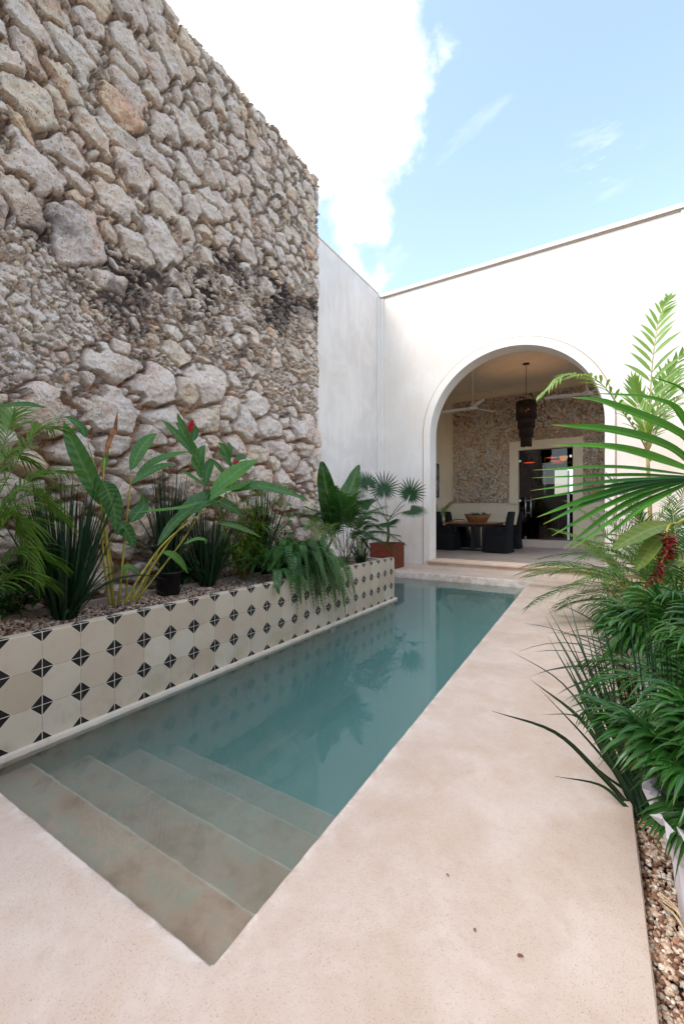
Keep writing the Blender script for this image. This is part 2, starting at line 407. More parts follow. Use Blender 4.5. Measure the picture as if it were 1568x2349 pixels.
def rubble(ys, zs, big, chips, seed, zonefn, hbase, fine=1.0):
    """stones are fitted edge to edge: each point belongs to the nearest stone, joints open where two meet"""
    Y, Z = np.meshgrid(ys, zs, indexing='ij')
    wy = Y + .055 * fbm(Y, Z, 4, seed, 3); wz = Z + .05 * fbm(Y, Z, 5, seed + 9, 3)
    wy2 = Y + .014 * fbm(Y, Z, 11, seed + 40, 2); wz2 = Z + .010 * fbm(Y, Z, 11, seed + 49, 2)
    nf = fbm(Y, Z, 14, seed + 20, 4, .6)
    ridge = np.abs(fbm(Y, Z, 7, seed + 55, 4, .55)); cut = np.clip(ridge * 2.2, 0, 1)
    grain = fbm(Y, Z + .4 * Y, 40, seed + 77, 2)
    Hh, Cc = hbase(Y, Z, nf)
    R = np.random.RandomState(seed + 5)
    for kind, lst in ((0, chips), (1, big)):
        E1 = np.full(Y.shape, 9.0); E2 = np.full(Y.shape, 9.0); HH = np.zeros_like(Y); CC = np.zeros_like(Cc); JW = np.ones_like(Y)
        wa, wb = (wy, wz) if kind else (wy2, wz2)
        for (cy, cz, a, b, th, H, q, col) in lst:
            m = max(a, b) * 1.3 + .06
            i0, i1 = np.searchsorted(ys, (cy - m, cy + m)); j0, j1 = np.searchsorted(zs, (cz - m, cz + m))
            if i1 - i0 < 2 or j1 - j0 < 2: continue
            y = wa[i0:i1, j0:j1] - cy; z = wb[i0:i1, j0:j1] - cz
            c, s = math.cos(th), math.sin(th)
            du = (y * c + z * s) / a; dv = (-y * s + z * c) / b
            K = R.randint(4, 8); p = 9 if kind else 7
            e = 0; ph0 = R.rand() * 6.28
            for k in range(K):
                ph = ph0 + 6.283 * k / K + R.uniform(-.35, .35); ck = R.uniform(.8, 1.05)
                e = e + np.maximum(0, (du * math.cos(ph) + dv * math.sin(ph)) / ck) ** p
            e = e ** (1 / p)
            h = H * np.ones_like(e)
            for _ in range(4 if kind else 1):
                g1, g2 = R.uniform(-.85, .85), R.uniform(-.85, .85)
                h = np.minimum(h, H * (R.uniform(.7, 1.05) + g1 * du + g2 * dv))
            h = np.maximum(h, H * .18) * (1 - .55 * np.clip(e, 0, 1) ** q)
            if kind: h = h + R.uniform(-.012, .02)
            e1 = E1[i0:i1, j0:j1]; e2 = E2[i0:i1, j0:j1]
            new = e < e1
            np.copyto(e2, np.where(new, e1, np.minimum(e2, e))); np.copyto(e1, np.where(new, e, e1))
            HH[i0:i1, j0:j1][new] = h[new]; CC[i0:i1, j0:j1][new] = np.array(col); JW[i0:i1, j0:j1][new] = max(a, b)
        lim = 1.10 if kind else 1.12
        jw = (.0080 if kind else .0034) / np.maximum(JW * .6, .012)            # joint half width in e units
        gap = np.minimum(E2 - E1, (lim - E1) * 1.6)
        t = np.clip((gap - jw * (.6 + 1.4 * np.clip(nf + .5, 0, 1))) / (jw * 2.2 + .05 if kind else jw * .9 + .03), 0, 1); t = t * t * (3 - 2 * t)
        inside = (E1 < lim) & (gap > jw * .5)
        if kind:
            HH = HH + (nf * .5 - cut * .42 + grain * .22) * .042 * np.clip(JW / .1, .5, 1.2)
            g = (np.clip(fbm(Y, Z, 2.4, seed + 300, 5, .6) * 3.4 - .35, 0, 1))[..., None]
            CC = CC * (1 - g * .42) + np.array(lin(218, 174, 150)) * g * .42
            g = (np.clip(fbm(Y, Z, 3.1, seed + 330, 5, .65) * 3.2 - .5, 0, 1))[..., None]
            CC = CC * (1 - g * .30) + np.array(lin(166, 162, 162)) * g * .30
        newh = HH * t - (1 - t) * (.085 if kind else .030)
        m = inside
        Hh[m] = np.where(kind == 1, newh, Hh + newh)[m]
        tc = np.clip(t * 1.6, 0, 1)[..., None]
        Cc[m] = (CC * tc + Cc * (1 - tc))[m]
    return Y, Z, Hh, Cc

def grid_mesh(name, X, Y, Z, C, mat, skirt=None):
    n, m = X.shape
    V = np.stack([X, Y, Z], -1).reshape(-1, 3)
    idx = np.arange(n * m).reshape(n, m)
    q = np.stack([idx[:-1, :-1], idx[1:, :-1], idx[1:, 1:], idx[:-1, 1:]], -1).reshape(-1, 4)
    me = bpy.data.meshes.new(name)
    me.vertices.add(len(V)); me.vertices.foreach_set('co', V.astype('f').ravel())
    me.loops.add(q.size); me.loops.foreach_set('vertex_index', q.ravel().astype('i'))
    me.polygons.add(len(q)); me.polygons.foreach_set('loop_start', np.arange(0, q.size, 4, dtype='i'))
    me.update(calc_edges=True)
    a = np.ones((n * m, 4), 'f'); a[:, :3] = C.reshape(-1, 3)
    ca = me.color_attributes.new('tint', 'FLOAT_COLOR', 'POINT'); ca.data.foreach_set('color', a.ravel())
    me.polygons.foreach_set('use_smooth', [True] * len(me.polygons))
    return me

CREAM = [lin(232, 218, 206), lin(226, 214, 206), lin(236, 228, 218), lin(228, 214, 198), lin(220, 212, 206), lin(230, 214, 208)]
OCHRE = [lin(226, 198, 180), lin(220, 188, 166), lin(226, 204, 182), lin(214, 180, 160)]
GREY = [lin(202, 198, 196), lin(208, 203, 200), lin(192, 189, 188)]
def pick(R, w):
    k = R.choice(3, p=w); L = (CREAM, OCHRE, GREY)[k]; c = np.array(L[R.randint(len(L))]) * R.uniform(.85, 1.1)
    return tuple(c)

def throw(R, tries, y0, y1, z0, z1, radius, gap, asp):
    out = np.zeros((0, 3))
    for k in range(tries):
        y = R.uniform(y0, y1); z = R.uniform(z0, z1); r = radius(y, z, k / tries, R)
        if r is None: continue
        if len(out):
            d = np.hypot(out[:, 0] - y, (out[:, 1] - z) * asp)
            if (d < gap * (out[:, 2] + r)).any(): continue
        out = np.vstack([out, [y, z, r]])
    return out

def stone_wall():
    R = np.random.RandomState(11)
    X0 = -3.675
    zu = lambda y: np.interp(y, [1.2, 1.9, 2.3, 3.2, 5.2], [3.25, 3.5, 3.6, 4.05, 4.5])
    zl = lambda y: np.interp(y, [1.2, 1.95, 2.4, 3.2, 5.2], [3.0, 2.95, 2.85, 3.15, 3.7])
    zb = lambda y: np.interp(y, [1.2, 1.8, 2.0, 3.2, 3.9, 5.2], [1.98, 2.05, 2.5, 2.55, 2.45, 2.25])
    def zone(y, z):
        if z > zu(y): return 'top'
        if z > zl(y): return 'band'
        if z > zb(y): return 'pale' if y < 1.98 + .25 * (2.5 - z) else 'mid'
        return 'low'
    def radius(y, z, f, R):
        k = zone(y, z)
        if k == 'top':
            big = 1.0 if y < 3.0 else .72
            return R.uniform(.17, .23) * big if f < .05 else R.uniform(.13, .18) * big if f < .16 else R.uniform(.09, .14) * big if f < .4 else R.uniform(.045, .08)
        if k == 'band':
            return R.uniform(.08, .14) if f < .012 else None
        if k == 'pale':
            return None if f < .3 or R.rand() < .93 else R.uniform(.04, .06)
        if k == 'mid':
            return R.uniform(.08, .14) if f < .03 else R.uniform(.04, .07) if f > .5 and R.rand() < .03 else None
        return R.uniform(.19, .25) if f < .06 else R.uniform(.12, .17) if f < .3 else R.uniform(.05, .08)
    pts = throw(R, 15000, -1.0, 5.25, .15, 6.2, radius, .83, 1.5)
    big = []
    for y, z, r in pts:
        k = zone(y, z)
        w = {'top': (.86, .08, .06), 'band': (.7, .04, .26), 'pale': (.94, .03, .03), 'mid': (.84, .08, .08), 'low': (.88, .07, .05)}[k]
        asp = R.uniform(1.6, 2.5) if k != 'low' else R.uniform(1.25, 1.8)
        a = r * 1.25; b = a / asp * 1.25
        tilt = R.uniform(-.75, -.12) if k != 'low' else R.uniform(-.3, .2)
        if k == 'low': H, q = min(.135, .70 * b), R.uniform(4, 7.0)
        elif k == 'top': H, q = min(.070, .55 * b), R.uniform(6, 12)
        else: H, q = min(.07, .5 * b), R.uniform(3, 6)
        big.append((y, z, a, b, tilt, H, q, pick(R, w)))
    big.sort(key=lambda s: s[2])
    chips = []
    n = 0
    while n < 7600:
        y = R.uniform(-.2, 5.2) if R.rand() < .97 else R.uniform(-1, .5); z = R.uniform(.2, 6.15); k = zone(y, z)
        if k in ('top',) and R.rand() < .62: continue
        if k == 'pale' and R.rand() < .45: continue
        if k == 'band' and R.rand() < .45: continue
        if k == 'mid' and R.rand() < .28: continue
        if k == 'low' and R.rand() < .45: continue
        n += 1
        if k == 'pale': a = R.uniform(.05, .095); b = a * R.uniform(.40, .62); H = R.uniform(.022, .036); c = pick(R, (.94, .04, .02)); c = tuple(np.minimum(.85, np.array(c) * 1.12))
        elif k == 'mid': a = R.uniform(.038, .078); b = a * R.uniform(.34, .55); H = R.uniform(.03, .05); c = pick(R, (.86, .08, .06))
        elif k == 'band': a = R.uniform(.034, .070); b = a * R.uniform(.32, .5); H = R.uniform(.03, .05); c = pick(R, (.84, .02, .14))
        else: a = R.uniform(.02, .05); b = a * R.uniform(.35, .6); H = R.uniform(.018, .042); c = pick(R, (.82, .10, .08))
        chips.append((y, z, a, b, R.uniform(-.9, -.05), H, R.uniform(3, 7), c))
    def hbase(Y, Z, nf):
        ZU, ZL, ZB = zu(Y), zl(Y), zb(Y)
        j = fbm(Y, Z, 1.6, 71, 4) * .55
        zz = Z + j
        H = .004 + nf * .045 - .015 * (Z > ZU) * (Y < 3.4)
        low = 1 / (1 + np.exp((zz - ZB) / .06)); H = H - low * .05
        band = 1 / (1 + np.exp((zz - ZU) / .07)) * 1 / (1 + np.exp(-(zz - ZL) / .16)); H = H - band * .030
        pale = (1 / (1 + np.exp((Y - 2.0) / .08))) * (1 - low) * (1 - band) * (Z < ZL + .1)
        H = H + pale * .008
        top = (zz > ZU)
        far = 1 / (1 + np.exp(-(Y - 3.3 + (Z - 5) * -.1) / .35)) * top
        H = H + far * .02
        C = np.ones(Y.shape + (3,)) * np.array(lin(166, 150, 136))
        def lay(m, c):
            nonlocal C
            m = np.clip(m, 0, 1)[..., None]; C = C * (1 - m) + np.array(c) * m
        lay(low, lin(184, 150, 126)); lay(pale, lin(216, 202, 188)); lay(far * .8, lin(210, 194, 184))
        lay((1 - low) * (1 - pale) * (zz < ZU) * .5, lin(160, 144, 132)); lay(band * np.clip(.98 + fbm(Y, Z, 2.2, 91, 4) * 1.2, .3, 1), lin(46, 44, 46))
        lay(np.clip(fbm(Y, Z, 2.7, 131, 5) * 2.4 - .8, 0, .6) * top, lin(120, 114, 112))
        lay(np.clip(fbm(Y, Z, 3.1, 151, 5) * 2.4 - .55, 0, .8) * low, lin(170, 104, 70))
        return H, C
    ys = np.concatenate([np.arange(-3, .7, .03), np.arange(.7, 5.17, .0092)])
    zs = np.arange(.15, 6.13, .0094)
    Y, Z, Hh, C = rubble(ys, zs, big, chips, 31, None, hbase)
    # soot staining bleeds over the stones of the band as well
    ZU, ZL = zu(Y), zl(Y); j = fbm(Y, Z, 1.6, 71, 4) * .55
    band = 1 / (1 + np.exp((Z + j - ZU) / .08)) * 1 / (1 + np.exp(-(Z + j - ZL) / .2))
    C = C * np.array([1.30, 1.14, 1.04]); C = C * np.minimum(1, .88 / np.maximum(C.max(-1, keepdims=True), .01))
    s = np.clip(band * (.24 + fbm(Y, Z, 3.2, 171, 6, .62) * 2.6), 0, .68)[..., None]
    C = C * (1 - s) + np.array(lin(60, 58, 60)) * s
    soft = 1 - .45 * np.clip((Y - 4.98) / .15, 0, 1); soft = soft * (1 - .4 * np.clip((Z - 5.95) / .15, 0, 1))
    X = X0 + Hh * soft + .012 * (1 - soft)
    n, m = X.shape
    # ragged crest: the top rows sink where stones have gone
    crest = .03 * fbm(Y[:, :1], Z[:, :1] * 0, 3.5, 201, 5)[:, 0] + .02 * fbm(Y[:, :1], Z[:, :1] * 0, 14, 211, 3)[:, 0]
    w = np.clip((Z - 5.7) / .4, 0, 1) ** 1.5
    Z = Z + w * crest[:, None]
    yend = .035 * fbm(Z[-1:, :] * 1.0, Z[-1:, :] * 0, 4, 221, 4)[0] + .03
    wy = np.clip((Y - 4.9) / .25, 0, 1)
    Y = Y + wy * yend[None, :]
    # fold the crest and the end back to give the wall its thickness
    def wrap(a, d, ax):
        return np.concatenate([a] + d, axis=ax)
    k = 6
    rows = lambda A: [A[:, -1:]] * k
    dx = [(-.55 * (i + 1) / k) for i in range(k)]
    rn = np.random.RandomState(3)
    bumps = rn.randn(n, k) * .012
    X = np.concatenate([X] + [np.minimum(X[:, -1:], X0) + dx[i] for i in range(k)], 1)
    Z = np.concatenate([Z] + [Z[:, -1:] + .02 - .01 * i + bumps[:, i:i + 1] for i in range(k)], 1)
    Y = np.concatenate([Y] + rows(Y), 1); C = np.concatenate([C] + rows(C), 1)
    m = X.shape[1]
    X = np.concatenate([X] + [np.minimum(X[-1:], X0) + dx[i] for i in range(k)], 0)
    Y = np.concatenate([Y] + [Y[-1:] + .01 + rn.randn(1, m) * .006 for i in range(k)], 0)
    Z = np.concatenate([Z] + [Z[-1:]] * k, 0); C = np.concatenate([C] + [C[-1:]] * k, 0)
    me = grid_mesh('stone_wall', X, Y, Z, C, None)
    o = link_mesh('stone_wall', me, mat_stone())
    tag(o, 'tall old rubble stone wall of pale boulders and chips rising behind the planting bed', 'stone wall')

def stone_panel(M_cream, parent):
    R = np.random.RandomState(5)
    y0, y1, z0, z1 = -4.36, 1.2, 1.445, 4.755
    ys = np.arange(y0, y1, .017); zs = np.arange(z0, z1 + .01, .017)
    big = []; chips = []
    for _ in range(5200):
        a = R.uniform(.035, .10); y = R.uniform(y0, y1); z = R.uniform(z0, z1)
        c = pick(R, (.6, .22, .18)); d = R.uniform(.75, 1.1)
        th = 1.2 * math.sin(y * 2.1 + 2.2 * math.sin(z * 1.7)) + R.uniform(-.5, .5)
        chips.append((y, z, a, a * R.uniform(.28, .5), th, R.uniform(.02, .05), 4, tuple(np.array(c) * d)))
    def hbase(Y, Z, nf):
        C = np.ones(Y.shape + (3,)) * np.array(lin(186, 158, 132))
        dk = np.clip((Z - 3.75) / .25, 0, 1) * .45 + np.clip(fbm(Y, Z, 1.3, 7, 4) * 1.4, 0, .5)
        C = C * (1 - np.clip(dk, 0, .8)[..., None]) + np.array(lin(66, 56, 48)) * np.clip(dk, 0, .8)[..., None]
        return .01 + nf * .03, C
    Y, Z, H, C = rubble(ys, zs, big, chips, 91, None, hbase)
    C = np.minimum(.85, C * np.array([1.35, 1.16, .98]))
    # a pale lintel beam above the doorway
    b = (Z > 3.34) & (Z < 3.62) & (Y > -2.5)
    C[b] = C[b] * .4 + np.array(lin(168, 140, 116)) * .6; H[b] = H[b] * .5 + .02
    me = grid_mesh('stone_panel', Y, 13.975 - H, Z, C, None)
    bm = bmesh.new(); bm.from_mesh(me)
    bmesh.ops.delete(bm, geom=[f for f in bm.faces if -2.36 < f.calc_center_median().x < -.83 and f.calc_center_median().z < 3.07], context='FACES')
    bm.to_mesh(me); bm.free(); me.flip_normals()
    link_mesh('stone_panel', me, mat_stone(.6, 'porch rubble'), parent)

# ---------------------------------------------------------------- ground, deck, pool
def edge_noise(a, seed): return .0035 * (mnoise.noise(Vector((a * 9, seed, 0))) + .7 * mnoise.noise(Vector((a * 31, seed, 4))))

PX0, PX1a, PX1b, PY0, PY1 = -2.60, -.852, -1.094, .742, 7.60      # pool; the right side narrows towards the far end
def pool_right(y): return PX1a + (PX1b - PX1a) * (y - PY0) / (PY1 - PY0)
def deck_right(y): return .098 + (-.016 - .098) * (y - 1.0) / 6.2

def strip(mb, A, Bq, e_at='none', nseg=10, down=.16):
    """A, Bq: matching rows of points; a sheet between them; the lip at A rounds over and drops"""
    n = len(A); vs = []; cs = []; rows = nseg + 1
    for i in range(n):
        a = Vector(A[i]); b = Vector(Bq[i]); d = (b - a); L = d.length; dn = d / L if L else d
        prof = [(0.0, -down), (0.0, -.012), (.003, -.0035), (.010, 0)]
        wob = edge_noise(i * .03, 3.3)
        for (o, z) in prof:
            p = a + dn * (o + wob); vs.append((p.x, p.y, z)); cs.append((.5, 1, .5))
        for k in range(1, rows):
            f = k / (rows - 1); f = f ** 1.8; o = .012 + (L - .012) * f
            p = a + dn * o
            e = max(0, 1 - (o - .01) / .028); vs.append((p.x, p.y, 0.0)); cs.append((.5, e, .5))
    R_ = 4 + rows - 1; fs = []
    for i in range(n - 1):
        for k in range(R_ - 1): fs.append((i * R_ + k, i * R_ + k + 1, (i + 1) * R_ + k + 1, (i + 1) * R_ + k))
    mb.add(vs, fs, cs, True)

def build_ground():
    M_deck = mat_deck(); M_bas = mat_basin()
    mb = MB()
    N = 240
    R1 = [(pool_right(PY0 + (PY1 - PY0) * i / N), PY0 + (PY1 - PY0) * i / N, 0) for i in range(N + 1)]
    R2 = [(deck_right(p[1]), p[1], 0) for p in R1]
    strip(mb, R1, R2, down=.3)
    n = 90                                                           # near apron, up to the lip of the first step
    A = [(PX0 - .4 + (pool_right(PY0) - PX0 + .4) * i / n, PY0, 0) for i in range(n + 1)][::-1]
    Bq = [(p[0] * 1.0, -3.2, 0) for p in A]
    strip(mb, A, Bq, nseg=14)
    A = [(-3.62 + (pool_right(PY1) + 3.62) * i / n, PY1, 0) for i in range(n + 1)]
    Bq = [(p[0], 8.9, 0) for p in A]
    strip(mb, A, Bq, nseg=6, down=.3)
    # corners
    def quad(x0, x1, y0, y1, ex=None):
        mb.add([(x0, y0, 0), (x1, y0, 0), (x1 if ex is None else ex, y1, 0), (x0, y1, 0)], [(0, 1, 2, 3)], (.5, 0, .5))
    quad(pool_right(PY0), deck_right(PY0), -3.2, PY0)
    quad(pool_right(PY1), deck_right(PY1), PY1, 8.9, -.03)
    quad(-4.52, -3.62, 5.2, 8.9)
    mb.box(-.03, 1.3, 8.0, 8.9, -.3, -.001)
    # the outer side of the slab above the gravel
    n = 120; vs = []
    for i in range(n + 1):
        y = -3.2 + 11.2 * i / n; x = deck_right(y); w = edge_noise(y, 8.0)
        vs += [(x + w, y, 0), (x + w + .004, y, -.006), (x + w, y, -.2)]
    mb.add(vs, [(3 * i + k, 3 * i + k + 1, 3 * i + k + 4, 3 * i + k + 3) for i in range(n) for k in (0, 1)], (.5, .6, .5))
    tag(mb.build('pool_deck', M_deck), 'polished pink concrete deck around the pool', kind='structure')

    b = MB()
    e = .008; zf = -1.02
    def wall(p, q, z0, z1, n=60):
        vs = []; cs = []
        for i in range(n + 1):
            f = i / n; x = p[0] + (q[0] - p[0]) * f; y = p[1] + (q[1] - p[1]) * f
            vs += [(x, y, z0), (x, y, z1)]; cs += [(.5, 0, .5)] * 2
        b.add(vs, [(2 * i, 2 * i + 2, 2 * i + 3, 2 * i + 1) for i in range(n)], cs)
    wall((pool_right(PY0) + e, PY0 - e), (pool_right(PY1) + e, PY1 + e), zf, -.02)
    wall((-3.62, PY1 + e), (pool_right(PY1) + e, PY1 + e), zf, -.02)
    wall((-3.62, 5.62), (-3.62, PY1 + e), zf, -.02)
    wall((PX0, PY0 - e), (pool_right(PY0) + e, PY0 - e), -.19, -.02)
    wall((PX0, PY0 - e), (PX0, 5.64), zf, -.093)
    wall((-3.62, 5.64), (PX0, 5.64), zf, -.093)
    fl = MB(); fl.add([(-3.7, .5, zf), (-.7, .5, zf), (-.7, 7.8, zf), (-3.7, 7.8, zf)], [(0, 1, 2, 3)])
    tag(fl.build('pool_floor', mat_basin(True)), 'pale green plastered floor of the pool', kind='structure')
    # ledge under the tiles, with a slightly worn lip
    n = 160; vs = []; cs = []
    for i in range(n + 1):
        y = .5 + 5.15 * i / n; w = edge_noise(y, 12) * 2
        for x, z in ((-2.64, -.090), (-2.590 + w, -.090), (-2.584 + w, -.096), (-2.586 + w, -.14)):
            vs.append((x, y, z)); cs.append((.5, .6, .5))
    b.add(vs, [(4 * i + k, 4 * i + k + 1, 4 * i + k + 5, 4 * i + k + 4) for i in range(n) for k in range(3)], cs, True)
    # a sitting shelf along the foot of the far wall and the left wall
    b.box(-2.6, -2.42, 1.9, 5.62, zf, -.88)
    tag(b.build('pool_basin', M_bas), 'plastered pool basin under the water', kind='structure')
    # four submerged steps
    st = MB()
    for k, (y0, y1, z) in enumerate(((PY0, 1.05, -.185), (1.05, 1.345, -.285), (1.345, 1.665, -.40), (1.665, 1.96, -.515))):
        n = 70; vs = []; cs = []
        prof = lambda w: ((y0 - .02, z, 0), (y0 + .12, z, 0), (y1 - .018, z, 0), (y1 - .010, z, .5), (y1 - .003 + w, z - .003, .75), (y1 + w, z - .010, .5), (y1 + w * .5, z - .02, .1), (y1, z - .6, 0))
        for i in range(n + 1):
            x = PX0 - .01 + (-.84 - PX0) * i / n; w = edge_noise(x + k * 5, 20) * 1.6
            for (y, zz, c) in prof(w): vs.append((x, y, zz)); cs.append((.5, c, .5))
        st.add(vs, [(8 * i + q, 8 * i + q + 1, 8 * i + q + 9, 8 * i + q + 8) for i in range(n) for q in range(7)], cs, True)
    tag(st.build('pool_steps', M_bas), 'four plastered steps going down under the water', kind='structure')
    # water: closed body, its sides sunk into the basin walls
    w = MB(); zt, zb = -.118, zf - .02
    P = [(PX0 - .012, PY0 - .012), (pool_right(PY0) + .014, PY0 - .012), (pool_right(PY1) + .014, PY1 + .012), (-3.635, PY1 + .012), (-3.635, 5.635), (PX0 - .012, 5.635)]
    k = len(P)
    w.add([(x, y, zb) for x, y in P] + [(x, y, zt) for x, y in P], [tuple(range(k))[::-1], tuple(range(k, 2 * k))] + [(i, (i + 1) % k, k + (i + 1) % k, k + i) for i in range(k)])
    tag(w.build('water', mat_water()), 'still teal pool water', kind='structure')
    # earth far around
    g = MB(); g.add([(-60, -60, -1.3), (60, -60, -1.3), (60, 60, -1.3), (-60, 60, -1.3)], [(0, 1, 2, 3)])
    g.box(.0, 1.3, -3.2, 8.0, -1.2, -.085)
    g.box(-4.6, -2.9, -3.2, 5.6, -1.2, -.1)
    tag(g.build('ground', simple('dark soil', (.06, .04, .028), .95)), kind='structure')

ICO = None
def gravel(name, region, count, rmin, rmax, zfun, seed, cols, label):
    """loose stones lying over a bed; region(R) gives x, y"""
    R = np.random.RandomState(seed)
    bm = bmesh.new(); bmesh.ops.create_icosphere(bm, subdivisions=1, radius=1)
    V = np.array([v.co[:] for v in bm.verts]); Fc = np.array([[v.index for v in f.verts] for f in bm.faces]); bm.free()
    n = count; nv = len(V)
    xy = np.array([region(R) for _ in range(n)])
    r = R.uniform(rmin, rmax, n) * np.where(R.rand(n) < .12, 1.45, 1)
    sc = np.stack([R.uniform(.8, 1.45, n), R.uniform(.7, 1.1, n), R.uniform(.45, .8, n)], 1) * r[:, None]
    P = V[None] * (1 + R.uniform(-.22, .22, (n, nv, 1))) * sc[:, None, :]
    a = R.uniform(0, 6.28, n); t = R.uniform(-.5, .5, n)
    ct, stt = np.cos(t)[:, None], np.sin(t)[:, None]
    x, y, z = P[..., 0], P[..., 1] * ct - P[..., 2] * stt, P[..., 1] * stt + P[..., 2] * ct
    ca, sa = np.cos(a)[:, None], np.sin(a)[:, None]
    X = x * ca - y * sa + xy[:, :1]; Yy = x * sa + y * ca + xy[:, 1:]
    Zz = z + (np.array([zfun(*p) for p in xy]) + R.uniform(-.004, .010, n))[:, None]
    VV = np.stack([X, Yy, Zz], -1).reshape(-1, 3)
    FF = (Fc[None] + (np.arange(n) * nv)[:, None, None]).reshape(-1, 3)
    me = bpy.data.meshes.new(name)
    me.vertices.add(len(VV)); me.vertices.foreach_set('co', VV.astype('f').ravel())
    me.loops.add(FF.size); me.loops.foreach_set('vertex_index', FF.ravel().astype('i'))
    me.polygons.add(len(FF)); me.polygons.foreach_set('loop_start', np.arange(0, FF.size, 3, dtype='i'))
    me.update(calc_edges=True)
    pal = np.array(cols); c = pal[R.randint(0, len(pal), n)] * R.uniform(.75, 1.15, (n, 1))
    arr = np.ones((n, nv, 4), 'f'); arr[..., :3] = c[:, None, :]
    me.color_attributes.new('tint', 'FLOAT_COLOR', 'POINT').data.foreach_set('color', arr.ravel())
    o = link_mesh(name, me, M['gravel'])
    return tag(o, label, 'gravel', kind='stuff')

GRAV = [lin(206, 184, 164), lin(190, 160, 138), lin(168, 128, 104), lin(214, 200, 184), lin(150, 116, 96), lin(196, 172, 150), lin(120, 88, 72), lin(220, 210, 198)]

def build_planter():
    t = thing('tiled_planter', 'long raised planter faced with cream and black star tiles beside the pool', 'planter', (0, 0, 0))
    y0, y1, xf = -1.2, 5.60, -2.61
    n = 680; b = MB(); vs = []; cs = []
    prof_r = lambda yy, w: [(xf, -.0905), (xf, .492), (xf - .004, .498), (xf - .010, .5), (xf - .052 + w, .5), (xf - .060 + w, .494), (xf - .062 + w, .40)]
    ys = [y0 + (y1 - y0) * i / n for i in range(n + 1)]
    for y in ys:
        ph = ((y - .1) / .2) % 1.0; ph = abs(ph - .5) * 2                  # the cut tiles make the inner edge ripple
        w = -.012 * (1 - ph ** 2.2) + .004 * mnoise.noise(Vector((y * 3, 0, 0)))
        end = max(0, (y - (y1 - .03)) / .03); dz = -.03 * end ** 2
        for x, z in prof_r(y, w): vs.append((x, y, z + (dz if z > .3 else 0)))
    k = 7
    b.add(vs, [(k * i + q, k * i + k + q, k * i + k + q + 1, k * i + q + 1) for i in range(n) for q in range(k - 1)], (.5, 0, .5))
    b.build('tile_face', M['tile'], t)
    e = MB(); e.box(-3.70, -2.6115, y1 - .06, y1 + .0, -.09, .47); e.box(-2.76, -2.664, y0, y1 - .062, -.3, .415)
    e.build('end_wall', M['side_plaster'], t)
    kb = MB(); vs = []
    for i in range(120):
        y = -1 + 6.55 * i / 119; w = .012 * mnoise.noise(Vector((y * 2, 5, 0)))
        vs += [(-3.36 + w, y, .38), (-3.36 + w, y, .462), (-3.41 + w, y, .466), (-3.42 + w, y, .38)]
    kb.add(vs, [(4 * i + q, 4 * i + 4 + q, 4 * i + 5 + q, 4 * i + q + 1) for i in range(119) for q in range(3)])
    kb.build('back_kerb', M['kerb'], t)
    s = MB(); s.box(-3.9, -2.66, -1.2, 5.54, .1, .405)
    s.build('soil', M['soil'], t)
    gravel('planter_gravel', lambda R: (R.uniform(-3.36, -2.675), R.uniform(.5, 5.5)), 15000, .007, .013,
           lambda x, y: .413 + .025 * mnoise.noise(Vector((x * 3, y * 3, 0))) + .02 * max(0, (-2.9 - x)), 3, [tuple(q * .8 for q in c) for c in GRAV], 'brown and cream pebbles filling the planter')
    gravel('side_gravel', lambda R: (R.uniform(.055, .50), R.uniform(.55, 3.2)), 19000, .0052, .0092,
           lambda x, y: -.058 + .012 * mnoise.noise(Vector((x * 5, y * 5, 0))), 4, GRAV, 'loose brown and cream pebbles in the bed along the deck')
    gravel('side_gravel', lambda R: (R.uniform(-.01, 1.05), R.uniform(3.2, 8.0)), 9000, .012, .02,
           lambda x, y: -.06, 5, GRAV, 'pebbles in the far part of the bed along the deck')

